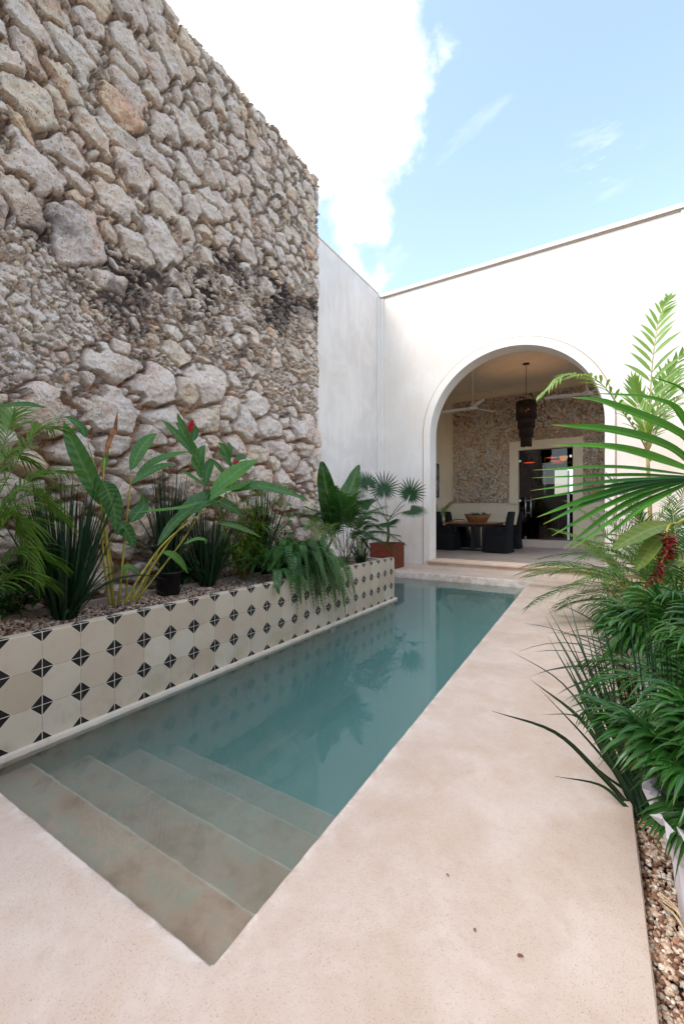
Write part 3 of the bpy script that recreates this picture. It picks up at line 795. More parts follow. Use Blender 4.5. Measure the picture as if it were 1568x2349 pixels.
# ---------------------------------------------------------------- plastered walls and the arch
AC, AR, AZ, WY, WT = -1.66, 1.615, 2.80, 8.87, .36       # arch centre x, radius, springing height; wall front y, thickness
def build_arch_wall():
    t = thing('arched_wall', 'tall cream plaster wall pierced by a round arch at the end of the pool', 'plaster wall', (0, 0, 0))
    TOP = 6.12; b = MB(); n = 64
    xl, xr = -4.52, 3.2
    arc = [(AC - AR * math.cos(math.pi * i / n), AZ + AR * math.sin(math.pi * i / n)) for i in range(n + 1)]
    for yy in (WY, WY + WT):
        b.add([(xl, yy, -.3), (AC - AR, yy, -.3), (AC - AR, yy, AZ), (xl, yy, AZ), (AC - AR, yy, TOP), (xl, yy, TOP)], [(0, 1, 2, 3), (3, 2, 4, 5)])
        b.add([(AC + AR, yy, -.3), (xr, yy, -.3), (xr, yy, AZ), (AC + AR, yy, AZ), (xr, yy, TOP), (AC + AR, yy, TOP)], [(0, 1, 2, 3), (3, 2, 4, 5)])
        vs = []
        for x, z in arc: vs += [(x, yy, z), (x, yy, TOP)]
        b.add(vs, [(2 * i, 2 * i + 2, 2 * i + 3, 2 * i + 1) for i in range(n)])
    b.add([(xl, WY, TOP), (xr, WY, TOP), (xr, WY + WT, TOP), (xl, WY + WT, TOP)], [(0, 1, 2, 3)])
    pts = [(AC - AR, -.3)] + arc + [(AC + AR, -.3)]
    vs = []
    for x, z in pts: vs += [(x, WY, z), (x, WY + WT, z)]
    b.add(vs, [(2 * i, 2 * i + 1, 2 * i + 3, 2 * i + 2) for i in range(len(pts) - 1)], smooth=True)
    b.build('wall', M['front_plaster'], t)
    # raised surround of the arch
    def ring(r0, r1, y0, y1):
        m = MB(); rows = []
        path = [(-1, 0, -.02)] + [(-math.cos(math.pi * i / n), math.sin(math.pi * i / n), AZ) for i in range(n + 1)] + [(1, 0, -.02)]
        vs = []
        for cx, cz, zz in path:
            for r, y in ((r0, y1), (r0, y0), (r1 - .008, y0), (r1, y0 + .006), (r1, y1)):
                vs.append((AC + cx * r, y, zz + cz * r))
        m.add(vs, [(5 * i + q, 5 * i + q + 1, 5 * i + q + 6, 5 * i + q + 5) for i in range(len(path) - 1) for q in range(4)])
        return m
    ring(AR + .0, AR + .155, WY - .028, WY - .002).build('arch_surround', M['trim_plaster'], t)
    ring(AR + .163, AR + .175, WY - .012, WY - .002).build('arch_shadow_line', M['shadow_line'], t)  # brown strip that paints in the shadow of the groove round the surround
    c = MB(); c.box(-4.5, 3.2, WY - .045, WY + WT + .03, 6.122, 6.205); c.build('coping', M['trim_plaster'], t, .008)
    c = MB(); c.box(-4.5, 3.2, WY - .02, WY - .0025, 6.095, 6.119); c.build('coping_shadow_line', M['shadow_line'], t)  # brown strip standing in for the shadow gap below the coping
    p = MB(); p.box(-4.505, -4.40, WY - .03, WY - .0025, -.05, 6.09); p.build('pilaster', M['trim_plaster'], t, .004)
    p = MB(); p.box(1.02, 1.5, WY - .03, WY - .0025, -.05, 6.09); p.build('pilaster', M['trim_plaster'], t, .004)
    s = MB()
    s.box(AC - AR - .06, 1.2, WY - .095, WY + .42, .062, .112)
    s.build('step_nosing', M['stone_step'], t, .012)
    s = MB(); s.box(AC - AR - .03, 1.2, WY - .065, WY - .031, -.02, .061); s.build('step_riser', M['riser'], t, .003)

def build_side_wall():
    t = thing('side_wall', 'smooth whitewashed wall between the stone wall and the arched wall', 'plaster wall')
    b = MB(); b.box(-4.80, -4.51, 4.2, WY + .3, -.3, 6.20); b.build('wall', M['side_plaster'], t, .01)
    b = MB(); b.box(-4.82, -4.495, 4.2, WY - .05, 6.203, 6.23); b.build('coping', M['trim_plaster'], t, .005)
    b = MB(); b.box(-4.507, -4.47, WY - .13, WY - .032, -.1, 6.1); b.build('corner_strip', M['trim_plaster'], t, .004)
    h = thing('rear_blocker', 'unseen cream wall with a dark doorway, added behind the viewer to block the horizon', 'added wall')
    m = MB(); m.box(-4.5, -2.2, -3.6, -3.3, -.3, 3.0); m.box(-.4, 1.4, -3.6, -3.3, -.3, 3.0); m.box(-2.2, -.4, -3.6, -3.3, 2.6, 3.0); m.build('wall', M['front_plaster'], h)  # added out of view: keeps bright horizon out of the glass, cuts frontal fill
    m = MB(); m.box(-2.2, -.4, -3.55, -3.5, -.02, 2.6); m.build('door', M['wood_dark'], h)
    r = thing('garden_wall', 'cream plaster garden wall along the right side behind the plants', 'plaster wall')
    b = MB(); b.box(1.12, 1.4, -3.5, WY - .05, -.3, 2.7); b.build('wall', M['front_plaster'], r, .01)

def build_porch():
    YB = 13.985
    t = thing('dining_porch', 'covered porch room with cream walls and rough stone panel behind the arch', 'porch', (0, 0, 0))
    b = MB(); b.box(-4.72, 1.7, WY + WT + .001, YB, 5.012, 5.2); b.build('ceiling', M['ceiling'], t)
    b = MB(); b.box(-4.9, -4.64, WY + WT + .001, YB + .2, -.1, 5.011); b.build('wall', M['cream'], t)
    b = MB(); b.box(1.7, 1.9, WY + WT + .001, 9.5, -.1, 5.011); b.box(1.7, 1.9, 9.5, 13.6, 4.6, 5.011); b.box(1.7, 1.9, 13.6, YB + .2, -.1, 5.011)  # unseen side left open, added to let more daylight into the porch
    b.build('wall', M['cream'], t)
    # back wall with its doorway
    x0, x1, z0, z1 = -2.336, -.858, .325, 3.04
    b = MB(); b.box(-4.64, x0, YB, YB + .25, -.1, 5.011); b.box(x1, 1.7, YB, YB + .25, -.1, 5.011); b.box(x0, x1, YB, YB + .25, z1, 5.011); b.box(x0, x1, YB, YB + .25, -.1, z0 - .02)
    b.build('wall', M['cream'], t)
    stone_panel(M['cream'], t)
    f = MB(); w = .253
    f.box(x0 - w, x0, YB - .075, YB - .001, 1.40, z1 + .27); f.box(x1, x1 + w, YB - .075, YB - .001, 1.40, z1 + .27)
    f.box(x0 - .001, x1 + .001, YB - .074, YB - .001, z1, z1 + .269)
    f.build('door_surround', M['cream'], t, .006)
    s = MB(); s.box(-2.62, -.45, YB - .30, YB - .002, .1, .322); s.build('door_step', M['stone_step'], t, .01)
    fl = MB(); fl.box(-4.64, 1.7, WY + .421, YB - .001, -.05, .108)
    fl.build('tiled_floor', M['porch_tile'], t)
    c = MB(); c.box(-4.63, 1.69, YB - .012, YB - .002, 4.80, 5.01); c.build('cornice', M['cream'], t)

    d = thing('glass_door', 'double frameless glass door with steel pull handles in the porch back wall', 'glass door', (0, 0, 0))
    yd = YB + .05; xm = -1.60
    for a, bb in ((x0 + .02, xm - .004), (xm + .004, x1 - .15)):
        g = MB(); g.box(a, bb, yd, yd + .012, z0 + .01, z1 - .02); g.build('pane', M['glass'], d)
    e = MB(); e.box(x1 - .145, x1 - .085, yd - .03, yd - .018, z0 + .01, 2.37); e.build('door_strip', M['pale_strip'], d)  # pale upright strip right of the panes
    for hx in (-2.13, -1.98):
        h = MB(); h.tube([(hx, yd - .06, 1.0), (hx, yd - .06, 1.62)], .013, 8)
        h.tube([(hx, yd - .06, 1.12), (hx, yd, 1.12)], .009, 6); h.tube([(hx, yd - .06, 1.5), (hx, yd, 1.5)], .009, 6)
        h.tube([(-2.13, yd - .06, 1.5 if hx < -2.05 else 1.12), (-1.98, yd - .06, 1.5 if hx < -2.05 else 1.12)], .009, 6)
        h.build('handle', M['steel'], d)
    for hx, hz in ((x0 + .04, 2.72), (x0 + .04, 1.5), (x0 + .05, .62), (x1 - .06, 2.78), (x0 + .2, .37)):
        h = MB(); h.box(hx - .03, hx + .03, yd - .02, yd - .002, hz - .035, hz + .035); h.build('hinge', M['steel'], d, .004)

    # dark room beyond the door
    r = thing('dark_room', 'dark room with brown walls seen through the glass door', 'room', (0, 0, 0))
    Y0, Y1 = YB + .251, 18.6
    b = MB(); b.box(-5, 1.6, Y0, Y1, .2, .30); b.build('floor', M['dark_floor'], r)
    b = MB(); b.box(-5, 1.6, Y0, Y1, 3.6, 3.7); b.build('ceiling', M['dark_wall'], r)
    b = MB(); b.box(-5.1, -5, Y0, Y1, .2, 3.6); b.box(1.6, 1.7, Y0, Y1, .2, 3.6)
    b.box(-5, -1.78, Y1, Y1 + .1, .2, 3.6); b.box(-.95, 1.6, Y1, Y1 + .1, .2, 3.6); b.box(-1.78, -.95, Y1, Y1 + .1, 2.80, 3.6); b.box(-1.78, -.95, Y1, Y1 + .1, .2, 1.85)
    b.box(-3.2, -2.35, 16.4, 16.5, .3, 3.6)
    b.build('wall', M['dark_wall'], r)
    b = MB(); b.box(-2.2, 0, 18.0, 18.2, 2.98, 3.06); b.build('beam', M['kerb'], r)
    p = thing('wooden_pedestal', 'brown wooden cabinet standing inside the dark room', 'cabinet', (-1.78, 17.6, .3))
    b = MB(); b.box(-.24, .24, -.2, .2, .02, .62); b.build('body', M['wood_red'], p, .008)
    b = MB(); b.box(-.26, .26, -.22, .22, .62, .65); b.build('top', M['wood_red'], p, .006)
    for i, (x, y, z) in enumerate(((-1.62, 16.2, 3.02), (-1.60, 17.0, 2.98), (-1.60, 17.9, 3.0), (-2.33, 16.1, 2.88))):
        l = thing('pendant_lamp', ['dark pendant lamp with orange glowing rim nearest the glass door', 'dark pendant lamp with orange rim, second in the row inside', 'dark pendant lamp with orange rim farthest inside the room', 'dark pendant lamp with orange rim alone at the left of the room'][i], 'pendant lamp', (x, y, z), 0, 'pendant lamps in the dark room')
        b = MB(); b.lathe([(.10, .22), (.15, .12), (.19, .0)], n=20); b.tube([(0, 0, .2), (0, 0, 3.6 - z)], .006, 5); b.build('shade', M['black'], l)
        b = MB(); b.lathe([(.01, .022), (.18, .022), (.186, .0), (.178, -.004), (.17, .012), (.01, .012)], n=20); b.build('glow_disc', M['orange'], l)
    g = MB(); g.lathe([(.001, -.13), (.07, -.11), (.12, -.05), (.13, .0), (.13, .06)], c=(0, 0, 0), n=20)
    l = thing('globe_lamp', 'round amber glowing globe lamp hanging in the dark room', 'globe lamp', tuple(atY((1270 + 860 * .15944) / 1.09, (1050 + 603 * .15944) / 1.09, 17)))
    g.build('globe', M['amber'], l); g = MB(); g.tube([(0, 0, .06), (0, 0, .55)], .006, 5); g.build('cord', M['black'], l)
    pl = thing('potted_plant', 'dark leafy plant in front of the bright window inside the room', 'plant', (-1.35, 18.1, .3))
    b = MB(); b.lathe([(.11, 0), (.15, .5), (.13, .5), (.12, .45)], n=16); b.build('pot', M['black'], pl)
    lf = MB()
    for k in range(16):
        a = k * 2.4; el = rnd.uniform(.5, 1.3); L = rnd.uniform(.5, .95)
        blade(lf, Vector((0, 0, .5)), Vector((math.cos(a) * math.cos(el), math.sin(a) * math.cos(el), math.sin(el))), L, .09, .5, 7)
    lf.build('foliage', M['leaf_dark'], pl)
# ---------------------------------------------------------------- leaves
UP = Vector((0, 0, 1))
def crom(P, n):
    P = [Vector(p) for p in P]
    if len(P) == 2: return [P[0].lerp(P[1], i / (n - 1)) for i in range(n)]
    Q = [P[0] * 2 - P[1]] + P + [P[-1] * 2 - P[-2]]; out = []
    for i in range(n):
        f = i / (n - 1) * (len(P) - 1); k = min(int(f), len(P) - 2); t = f - k
        a, b, c, d = Q[k], Q[k + 1], Q[k + 2], Q[k + 3]
        out.append(.5 * ((2 * b) + (c - a) * t + (2 * a - 5 * b + 4 * c - d) * t * t + (3 * b - a - 3 * c + d) * t ** 3))
    return out
def lance(t, k=.8): return max(.02, math.sin(math.pi * min(1, t) ** k) ** .85)
def sword(t): return max(.03, min(1, .55 + 2.2 * t) * (1 - t ** 2.6))
def taper(t): return max(.04, (1 - t ** 1.7) * min(1, .35 + 4 * t))
def ribbon(mb, pts, W, prof, nrm=UP, fold=.22, a=None, wave=0, cross=1):
    a = rnd.random() if a is None else a
    n = len(pts); vs = []; cs = []; fs = []
    ph = rnd.random() * 6
    m = 2 * cross + 1
    for i, p in enumerate(pts):
        t = (pts[min(i + 1, n - 1)] - pts[max(i - 1, 0)])
        t = t.normalized() if t.length > 1e-9 else UP
        s = t.cross(nrm)
        s = s.normalized() if s.length > 1e-4 else t.orthogonal().normalized()
        nn = s.cross(t).normalized(); f = i / (n - 1); w = W * .5 * prof(f)
        for k in range(m):
            q = (k - cross) / cross
            z = fold * w * (abs(q) ** 1.3) + (wave * W * math.sin(ph + f * 17 + q) * abs(q) if wave else 0)
            vs.append(p + s * (w * q) + nn * z)
            cs.append((a, f, .5 + .5 * q))
    for i in range(n - 1):
        for k in range(m - 1): fs.append((m * i + k, m * i + k + 1, m * i + m + k + 1, m * i + m + k))
    mb.add(vs, fs, cs, True)
def arc_pts(base, d, L, droop, n):
    pts = [Vector(base)]; d = Vector(d).normalized()
    for i in range(n):
        pts.append(pts[-1] + d * (L / n)); d = (d + Vector((0, 0, -droop / n))).normalized()
    return pts
def blade(mb, base, d, L, W, droop=.5, n=6, prof=sword, nrm=None, fold=.25, a=None, wave=0):
    pts = arc_pts(base, d, L, droop, n)
    if nrm is None:
        h = Vector((d[0], d[1], 0)); nrm = UP if h.length > .25 else Vector((rnd.uniform(-1, 1), rnd.uniform(-1, 1), .3))
        if d[2] > .8: nrm = Vector((rnd.uniform(-1, 1), rnd.uniform(-1, 1), .2))
    ribbon(mb, pts, W, prof, nrm, fold, a, wave); return pts

def frond(lf, st, rachis, n=26, L=.22, W=.018, ang=55, droop=.9, nrm=UP, start=.18, a0=None, rr=.005, vee=.25, rev=False, prof=taper, Lp=None):
    """pinnate palm frond: leaflets in lf, rachis in st"""
    P = crom(rachis, 28) if len(rachis) < 12 else rachis
    st.tube(P, [rr * (1 - .8 * i / (len(P) - 1)) for i in range(len(P))], 5, (.5, 0, .5))
    a0 = rnd.uniform(.2, .8) if a0 is None else a0
    for i in range(n):
        f = start + (1 - start) * i / (n - 1); k = f * (len(P) - 1); k0 = min(int(k), len(P) - 2)
        p = P[k0].lerp(P[k0 + 1], k - k0); t = (P[k0 + 1] - P[k0]).normalized()
        s = t.cross(nrm); s = s.normalized() if s.length > 1e-4 else t.orthogonal().normalized()
        up = s.cross(t).normalized(); g = (f - start) / (1 - start)
        LL = L * ((.55 + 1.5 * g) if g < .3 else (1.0 - .62 * ((g - .3) / .7) ** 1.6)) * rnd.uniform(.88, 1.1)
        aa = math.radians(ang * (1 - .55 * g) + rnd.uniform(-5, 5))
        for sd in (-1, 1):
            if rnd.random() < .03: continue
            d = t * math.cos(aa) + s * sd * math.sin(aa) + up * (vee + rnd.uniform(-.08, .08))
            pts = arc_pts(p, d, LL, droop * rnd.uniform(.7, 1.3), 5)
            nn = (up + s * -sd * .35).normalized()
            ribbon(lf, pts, W * rnd.uniform(.85, 1.1), prof, nn, .3, min(1, max(0, a0 + rnd.uniform(-.2, .2))))
    t = (P[-1] - P[-2]).normalized()
    ribbon(lf, arc_pts(P[-1], t, L * .5, droop, 4), W * .8, taper, nrm, .3, a0)

def palm_rachis(base, az, el, L, droop, n=18):
    d = Vector((math.cos(az) * math.cos(el), math.sin(az) * math.cos(el), math.sin(el)))
    return arc_pts(base, d, L, droop, n)

def fan_leaf(lf, hub, axis, nrm, R, nb=22, spread=200, W=.03, droop=.25, a0=.5, split=.35, lens=None, n=8):
    axis = Vector(axis).normalized(); nrm = Vector(nrm).normalized(); nrm = (nrm - axis * nrm.dot(axis)).normalized(); s = axis.cross(nrm)
    dth = math.radians(spread) / (nb - 1)
    for k in range(nb):
        th = -math.radians(spread) / 2 + dth * k + rnd.uniform(-.1, .1) * dth
        d = axis * math.cos(th) + s * math.sin(th)
        d = (d + nrm * .10).normalized()
        L = R * (.72 + .28 * math.cos(th * .75)) * rnd.uniform(.94, 1.05)
        if lens: L = lens(k, th)
        pts = [hub]; dd = d.copy()
        for i in range(n):
            pts.append(pts[-1] + dd * (L / n)); dd = (dd + Vector((0, 0, -droop / n * (i / n) * 2)) - nrm * .02).normalized()
        def pr(f, L=L):
            return max(.03, min(1.0, f * L * dth * 1.15 / W) if f < split * 1.5 else (1 - ((f - split) / (1 - split)) ** 2.1) if f > split else 1)
        ribbon(lf, pts, W, pr, nrm, .32, min(1, max(0, a0 + rnd.uniform(-.18, .18))))

def grass(lf, base, n, H, W, spread=.35, r=.06, droop=.5, a0=.3, lean=Vector((0, 0, 0)), seg=7):
    for k in range(n):
        a = rnd.uniform(0, 6.283); q = math.sqrt(rnd.random()); b = Vector(base) + Vector((math.cos(a) * r * q, math.sin(a) * r * q, rnd.uniform(-.01, .01)))
        tl = spread * rnd.uniform(.05, 1.0) * (.3 + q)
        a2 = a + rnd.uniform(-.6, .6)
        d = Vector((math.cos(a2) * tl, math.sin(a2) * tl, 1)) + lean
        L = H * rnd.uniform(.55, 1.08)
        h = Vector((math.cos(a2), math.sin(a2), .15)).normalized()
        blade(lf, b, d, L, W * rnd.uniform(.7, 1.15), droop * rnd.uniform(.3, 1.5) * (.4 + tl * 2), seg, sword, h if rnd.random() < .6 else Vector((-h.y, h.x, .2)), .35, min(1, max(0, a0 + rnd.uniform(-.3, .3))))

def facing(p, up=.5):
    q = (Vector((0, 0, CAMH)) - Vector(p)); q.z = 0; return (q.normalized() + UP * up).normalized()
def px(t): return t / 975.0

def hero_leaf(mb, pix, X, wpx, prof=lance, a=None, up=.6, fold=.25, wave=.03, cross=2, nrm=None, n=16):
    """pix: [(u, v[, x])...] of a leaf standing near the plane x = X"""
    P = [atX(q[0], q[1], q[2] if len(q) > 2 else X) for q in pix]
    dep = (P[len(P) // 2] - Vector((0, 0, CAMH))).dot(Vector((-_s, _c, 0)))
    ribbon(mb, crom(P, n), wpx * dep / 975, prof, nrm or facing(P[0], up), fold, a, wave, cross)
    return P
def localise(*mbs_origin):
    *mbs, o = mbs_origin
    for m in mbs: m.v = [(x - o[0], y - o[1], z - o[2]) for x, y, z in m.v]

def finish(root, parts):
    """parts in world coordinates become children of the thing"""
    o = root.location
    for name, mb, mat in parts:
        if not mb.v: continue
        mb.v = [(x - o[0], y - o[1], z - o[2]) for x, y, z in mb.v]
        mb.build(name, mat, root)

def pot_shape(c, r, h, taperk=.82, n=24):
    m = MB(); m.lathe([(r * taperk * .98, 0), (r * taperk, .004), (r * .98, h - .02), (r * 1.05, h - .018), (r * 1.05, h), (r * .97, h), (r * .93, h - .03), (.001, h - .035)], c, n); return m

def build_left_plants():
    GZ = .43
    # feathery palm at the near end
    base = Vector((-3.12, .80, GZ))
    r = thing('feather_palm', 'bright green feathery palm arching in at the near end of the planter', 'palm', base)
    lf, st = MB(), MB()
    ends = [((-40, 1180), (70, 1010), (120, 985), -3.0), ((-40, 1250), (60, 1110), (170, 1085), -2.95), ((-40, 1260), (40, 1130), (150, 1200), -2.9), ((-60, 1230), (10, 1060), (60, 1060), -3.15),
            ((-40, 1300), (20, 1180), (80, 1330), -2.85), ((-50, 1280), (40, 1150), (235, 1110), -3.2), ((-60, 1350), (40, 1270), (130, 1300), -2.95), ((-60, 1330), (20, 1190), (60, 1220), -2.8),
            ((-60, 1380), (30, 1325), (105, 1345), -3.0), ((-40, 1200), (10, 1020), (30, 950), -3.3)]
    for i, (p, q, e, X) in enumerate(ends):
        P = [base + Vector((rnd.uniform(-.04, .04), rnd.uniform(-.04, .04), 0)), atX(*p, X).lerp(base, .35), atX(*q, X), atX(*e, X - .03)]
        frond(lf, st, P, 28, .30, .017, 62, 1.25, UP, .42, .55 + .3 * rnd.random(), .005, .2)
    finish(r, [('foliage', lf, M['leaf_bright']), ('stem', st, M['stem'])])

    def clump(base, n, H, W, label, a0=.2, spread=.3, rad=.06, pot=None, group=None, lean=Vector((0, 0, 0)), droop=.35):
        r = thing('grass_clump', label, 'grass plant', base, 0, group)
        lf = MB(); z = Vector((0, 0, pot[1] - .02 if pot else 0))
        grass(lf, Vector(base) + z, n, H, W, spread, rad, droop, a0, lean)
        grass(lf, Vector(base) + z, n // 5, H * .8, W * 1.1, spread * 2.2, rad, droop * 3, a0 + .15, lean)
        parts = [('foliage', lf, M['leaf_blade'])]
        if pot: parts.append(('pot', pot_shape(base, pot[0], pot[1], .9), M['black_pot']))
        finish(r, parts)
    G = 'dark sword leaved clumps in the planter'
    clump(atZ(150, 1418, GZ), 130, 1.0, .020, 'dark sword-leaved clump, thickest and nearest, rising bare-based behind the tile rim', .15, .38, .075, None, G)
    clump(atZ(476, 1345, GZ), 110, .82, .019, 'dark sword-leaved clump growing straight from the pebbles right of the black pot', .3, .38, .065, None, G)
    clump(Vector((-3.27, 2.36, GZ - .01)), 90, .95, .016, 'sparse upright dark clump in the black nursery pot behind the tile rim', .05, .30, .06, (.105, .21), G)
    clump(Vector((-3.42, 3.72, GZ - .01)), 80, .95, .016, 'upright dark clump in the farther black pot beside the fern', .05, .28, .06, (.115, .22), G)

    # heliconia-like plant with broad paddles
    base = atZ(262, 1392, GZ)
    r = thing('paddle_leaf_plant', 'tall plant with yellow-green canes and broad paddle leaves, one withered brown', 'tropical plant', base)
    lf, st, dead, dead2 = MB(), MB(), MB(), MB()
    XP = -3.08
    def cane(pix, w0=.012, w1=.005, X=XP):
        st.tube(crom([atX(q[0], q[1], q[2] if len(q) > 2 else X) for q in pix], 12), [w0 + (w1 - w0) * i / 11 for i in range(12)], 7)
    cane([(262, 1392), (245, 1250), (236, 1140), (240, 1050)]); cane([(252, 1390), (236, 1260), (232, 1150)], .010)
    cane([(300, 1382), (350, 1300), (410, 1215), (482, 1134)], .013, .004, -3.0); cane([(286, 1385), (330, 1310), (400, 1225), (540, 1124)], .011, .004, -2.95)
    cane([(272, 1390), (290, 1200), (302, 1090)], .010, .004); cane([(318, 1378), (345, 1310), (365, 1260)], .009, .004, -3.02)
    cane([(290, 1388), (292, 1290)], .009, .004); cane([(312, 1380), (420, 1240), (455, 1180)], .009, .003, -3.0)
    cane([(262, 1330), (228, 1120), (200, 1010)], .005, .003)
    H = lambda *a, **k: hero_leaf(lf, *a, **k)
    H([(238, 1165), (205, 1100), (168, 1020), (146, 968)], XP, 44, a=.35)
    H([(236, 1105), (248, 1130), (262, 1175), (266, 1225)], XP + .08, 44, a=.2)
    H([(300, 1082), (318, 1040), (340, 1010), (360, 996)], XP, 30, a=.45)
    H([(312, 1092), (350, 1062), (395, 1045), (432, 1036)], XP, 17, a=.6)
    H([(302, 1112), (335, 1088), (375, 1070), (405, 1066)], XP + .05, 18, a=.35)
    H([(482, 1136), (520, 1102), (560, 1072), (592, 1056)], -2.95, 36, a=.85)
    H([(530, 1130, -2.95), (580, 1116, -2.9), (650, 1128, -2.82), (712, 1152, -2.74)], -2.9, 26, a=.35)
    H([(470, 1150), (420, 1165), (360, 1172), (305, 1178)], -2.9, 9, a=.8)
    H([(480, 1150), (510, 1125), (550, 1115), (585, 1100)], -2.9, 22, a=.75)
    H([(198, 1006), (188, 985), (165, 965), (146, 957)], XP, 22, a=.2)
    H([(106, 937), (70, 930), (30, 930), (-30, 938)], XP, 15, a=.25)
    H([(372, 1268), (395, 1275), (415, 1292), (432, 1318)], -2.92, 19, a=.75)
    H([(500, 1203), (535, 1208), (570, 1220), (602, 1236)], -2.85, 15, a=.35)
    H([(420, 1250), (450, 1238), (470, 1240), (472, 1250)], -2.85, 9, a=.9)
    H([(298, 1200), (315, 1180), (330, 1160), (325, 1130)], XP + .03, 30, a=.15)
    H([(268, 1230), (280, 1210), (300, 1235), (305, 1262)], XP + .03, 30, a=.2)
    H([(440, 1180), (480, 1150), (530, 1165), (560, 1190)], -2.95, 32, a=.12)
    H([(400, 1215), (430, 1170), (470, 1140), (520, 1128)], -3.0, 30, a=.25)
    H([(360, 1255), (400, 1200), (440, 1170), (475, 1165)], -2.98, 22, a=.3)
    H([(280, 1330), (290, 1300), (310, 1308), (322, 1318)], -2.95, 10, a=.7)
    hero_leaf(dead, [(240, 1052), (252, 1010), (264, 985), (270, 942)], XP, 12, wave=.25)
    hero_leaf(dead2, [(530, 1128), (560, 1112), (590, 1098)], -2.9, 8, wave=.2)
    hero_leaf(lf, [(238, 1080), (240, 1060), (250, 1035)], XP, 13, a=.8)
    finish(r, [('foliage', lf, M['leaf_broad']), ('withered_leaf', dead, M['dead']), ('withered_leaf', dead2, M['dead']), ('cane', st, M['cane'])])

    # red torch ginger pair
    def flower(mb, p, d, L, R, n=60):
        d = d.normalized(); o = d.orthogonal().normalized()
        for k in range(n):
            f = k / n; a = k * 2.4; s = (o * math.cos(a) + d.cross(o) * math.sin(a))
            q = p + d * (L * f); w = R * math.sin(math.pi * (.12 + .82 * f)) ** .7
            dd = (s * 1.0 + d * .75).normalized()
            ribbon(mb, arc_pts(q, dd, w * 1.5, .3, 3), w * .55, lance, d, .5, rnd.random())
    def ginger(base, top_pix, X, label, leaves, fl, fsize, pale=False):
        r = thing('ginger_plant', label, 'flowering plant', base)
        lf, st, fw = MB(), MB(), MB()
        T = atX(*top_pix, X)
        st.tube(crom([base, base.lerp(T, .5) + Vector((0, .03, .02)), T], 12), [.009 - .004 * i / 11 for i in range(12)], 7)
        for pix, w, a in leaves: hero_leaf(lf, pix, X, w, a=a, n=12)
        if fl: flower(fw, atX(fl[0], fl[1], X), atX(fl[2], fl[3], X) - atX(fl[0], fl[1], X), fsize[0], fsize[1])
        finish(r, [('foliage', lf, M['leaf_broad']), ('stem', st, M['cane']), ('flower', fw, M['petal'])])
    ginger(atZ(555, 1330, GZ), (432, 1012), -3.2, 'leafy stem crowned by an upright crimson flower against the boulders',
           [([(440, 1040), (420, 1015), (392, 985), (370, 964)], 22, .3), ([(447, 1050), (432, 1020), (415, 985), (402, 970)], 24, .4), ([(440, 1020), (425, 990), (412, 965), (407, 948)], 14, .3),
            ([(452, 1080), (450, 1050), (440, 1020), (425, 1000)], 17, .5), ([(462, 1084), (458, 1060), (462, 1035), (470, 1022)], 22, .35), ([(470, 1120), (475, 1085), (482, 1062), (480, 1052)], 22, .3),
            ([(468, 1115), (440, 1095), (428, 1088), (412, 1080)], 11, .7), ([(440, 1015), (446, 1000), (447, 985), (446, 975)], 18, .2), ([(520, 1098), (500, 1072), (490, 1062), (482, 1056)], 13, .35), ([(462, 1100), (455, 1080), (445, 1065), (440, 1048)], 16, .4)],
           (430, 1000, 444, 962), (.15, .033))
    ginger(atZ(562, 1332, GZ), (530, 1080), -3.2, 'shorter leafy stem with a small pale pink flower right of the crimson one',
           [([(528, 1060), (518, 1040), (508, 1025), (500, 1016)], 20, .3), ([(528, 1055), (527, 1040), (526, 1025), (524, 1014)], 13, .4), ([(532, 1075), (520, 1055), (508, 1045), (505, 1030)], 14, .35), ([(535, 1062), (550, 1052), (560, 1050), (566, 1052)], 16, .1)],
           (534, 1066, 548, 1058), (.07, .028))

    # bushy whorled shrub
    base = atZ(560, 1322, GZ)
    r = thing('whorled_shrub', 'light green shrub of narrow whorled leaves on thin tan canes', 'shrub', base); lf, st = MB(), MB()
    for k in range(24):
        top = atX(rnd.uniform(505, 640), rnd.uniform(1110, 1270), rnd.uniform(-3.35, -3.0)); b = base + Vector((rnd.uniform(-.08, .08), rnd.uniform(-.22, .25), 0))
        P = crom([b, b.lerp(top, .5) + Vector((0, rnd.uniform(-.03, .03), 0)), top], 12); st.tube(P, .0045, 6)
        for j in range(4):
            p = P[11 - 2 * j] if j else top
            for m in range(7):
                a = m * .9 + rnd.random() + j; e = rnd.uniform(-.2, .6)
                blade(lf, p, Vector((math.cos(a) * math.cos(e), math.sin(a) * math.cos(e), math.sin(e))), rnd.uniform(.10, .19), .026, 1.0, 5, lance, UP, .25, rnd.uniform(.3, .9))
    finish(r, [('foliage', lf, M['leaf_bright']), ('cane', st, M['cane'])])

    for (u, v, X, lb) in ((640, 1345, -3.5, 'dark leafy shrub filling the bed at the wall foot behind the fern'), (420, 1350, -3.52, 'dark leafy shrub at the wall foot between the two sword-leaved clumps'), (30, 1440, -3.45, 'dark leafy shrub low in the shade at the near left end of the bed')):
        base = atX(u, v, X); base.z = GZ; r = thing('leafy_shrub', lb, 'shrub', base, 0, 'dark shrubs along the foot of the stone wall'); lf, st = MB(), MB()
        for k in range(16):
            a0 = rnd.uniform(0, 6.28); top = base + Vector((.18 * math.cos(a0), .30 * math.sin(a0), rnd.uniform(.12, .55))); st.tube(crom([base, base.lerp(top, .5) + UP * .04, top], 8), .004, 5)
            for m in range(14):
                q = base.lerp(top, rnd.uniform(.35, 1)); a = m * 2.4 + a0; e = rnd.uniform(-.3, .7)
                blade(lf, q, Vector((math.cos(a) * math.cos(e), math.sin(a) * math.cos(e), math.sin(e))), rnd.uniform(.08, .16), .04, .9, 5, lance, UP, .2, rnd.uniform(0, .6))
        finish(r, [('foliage', lf, M['leaf_palm']), ('stem', st, M['stem'])])
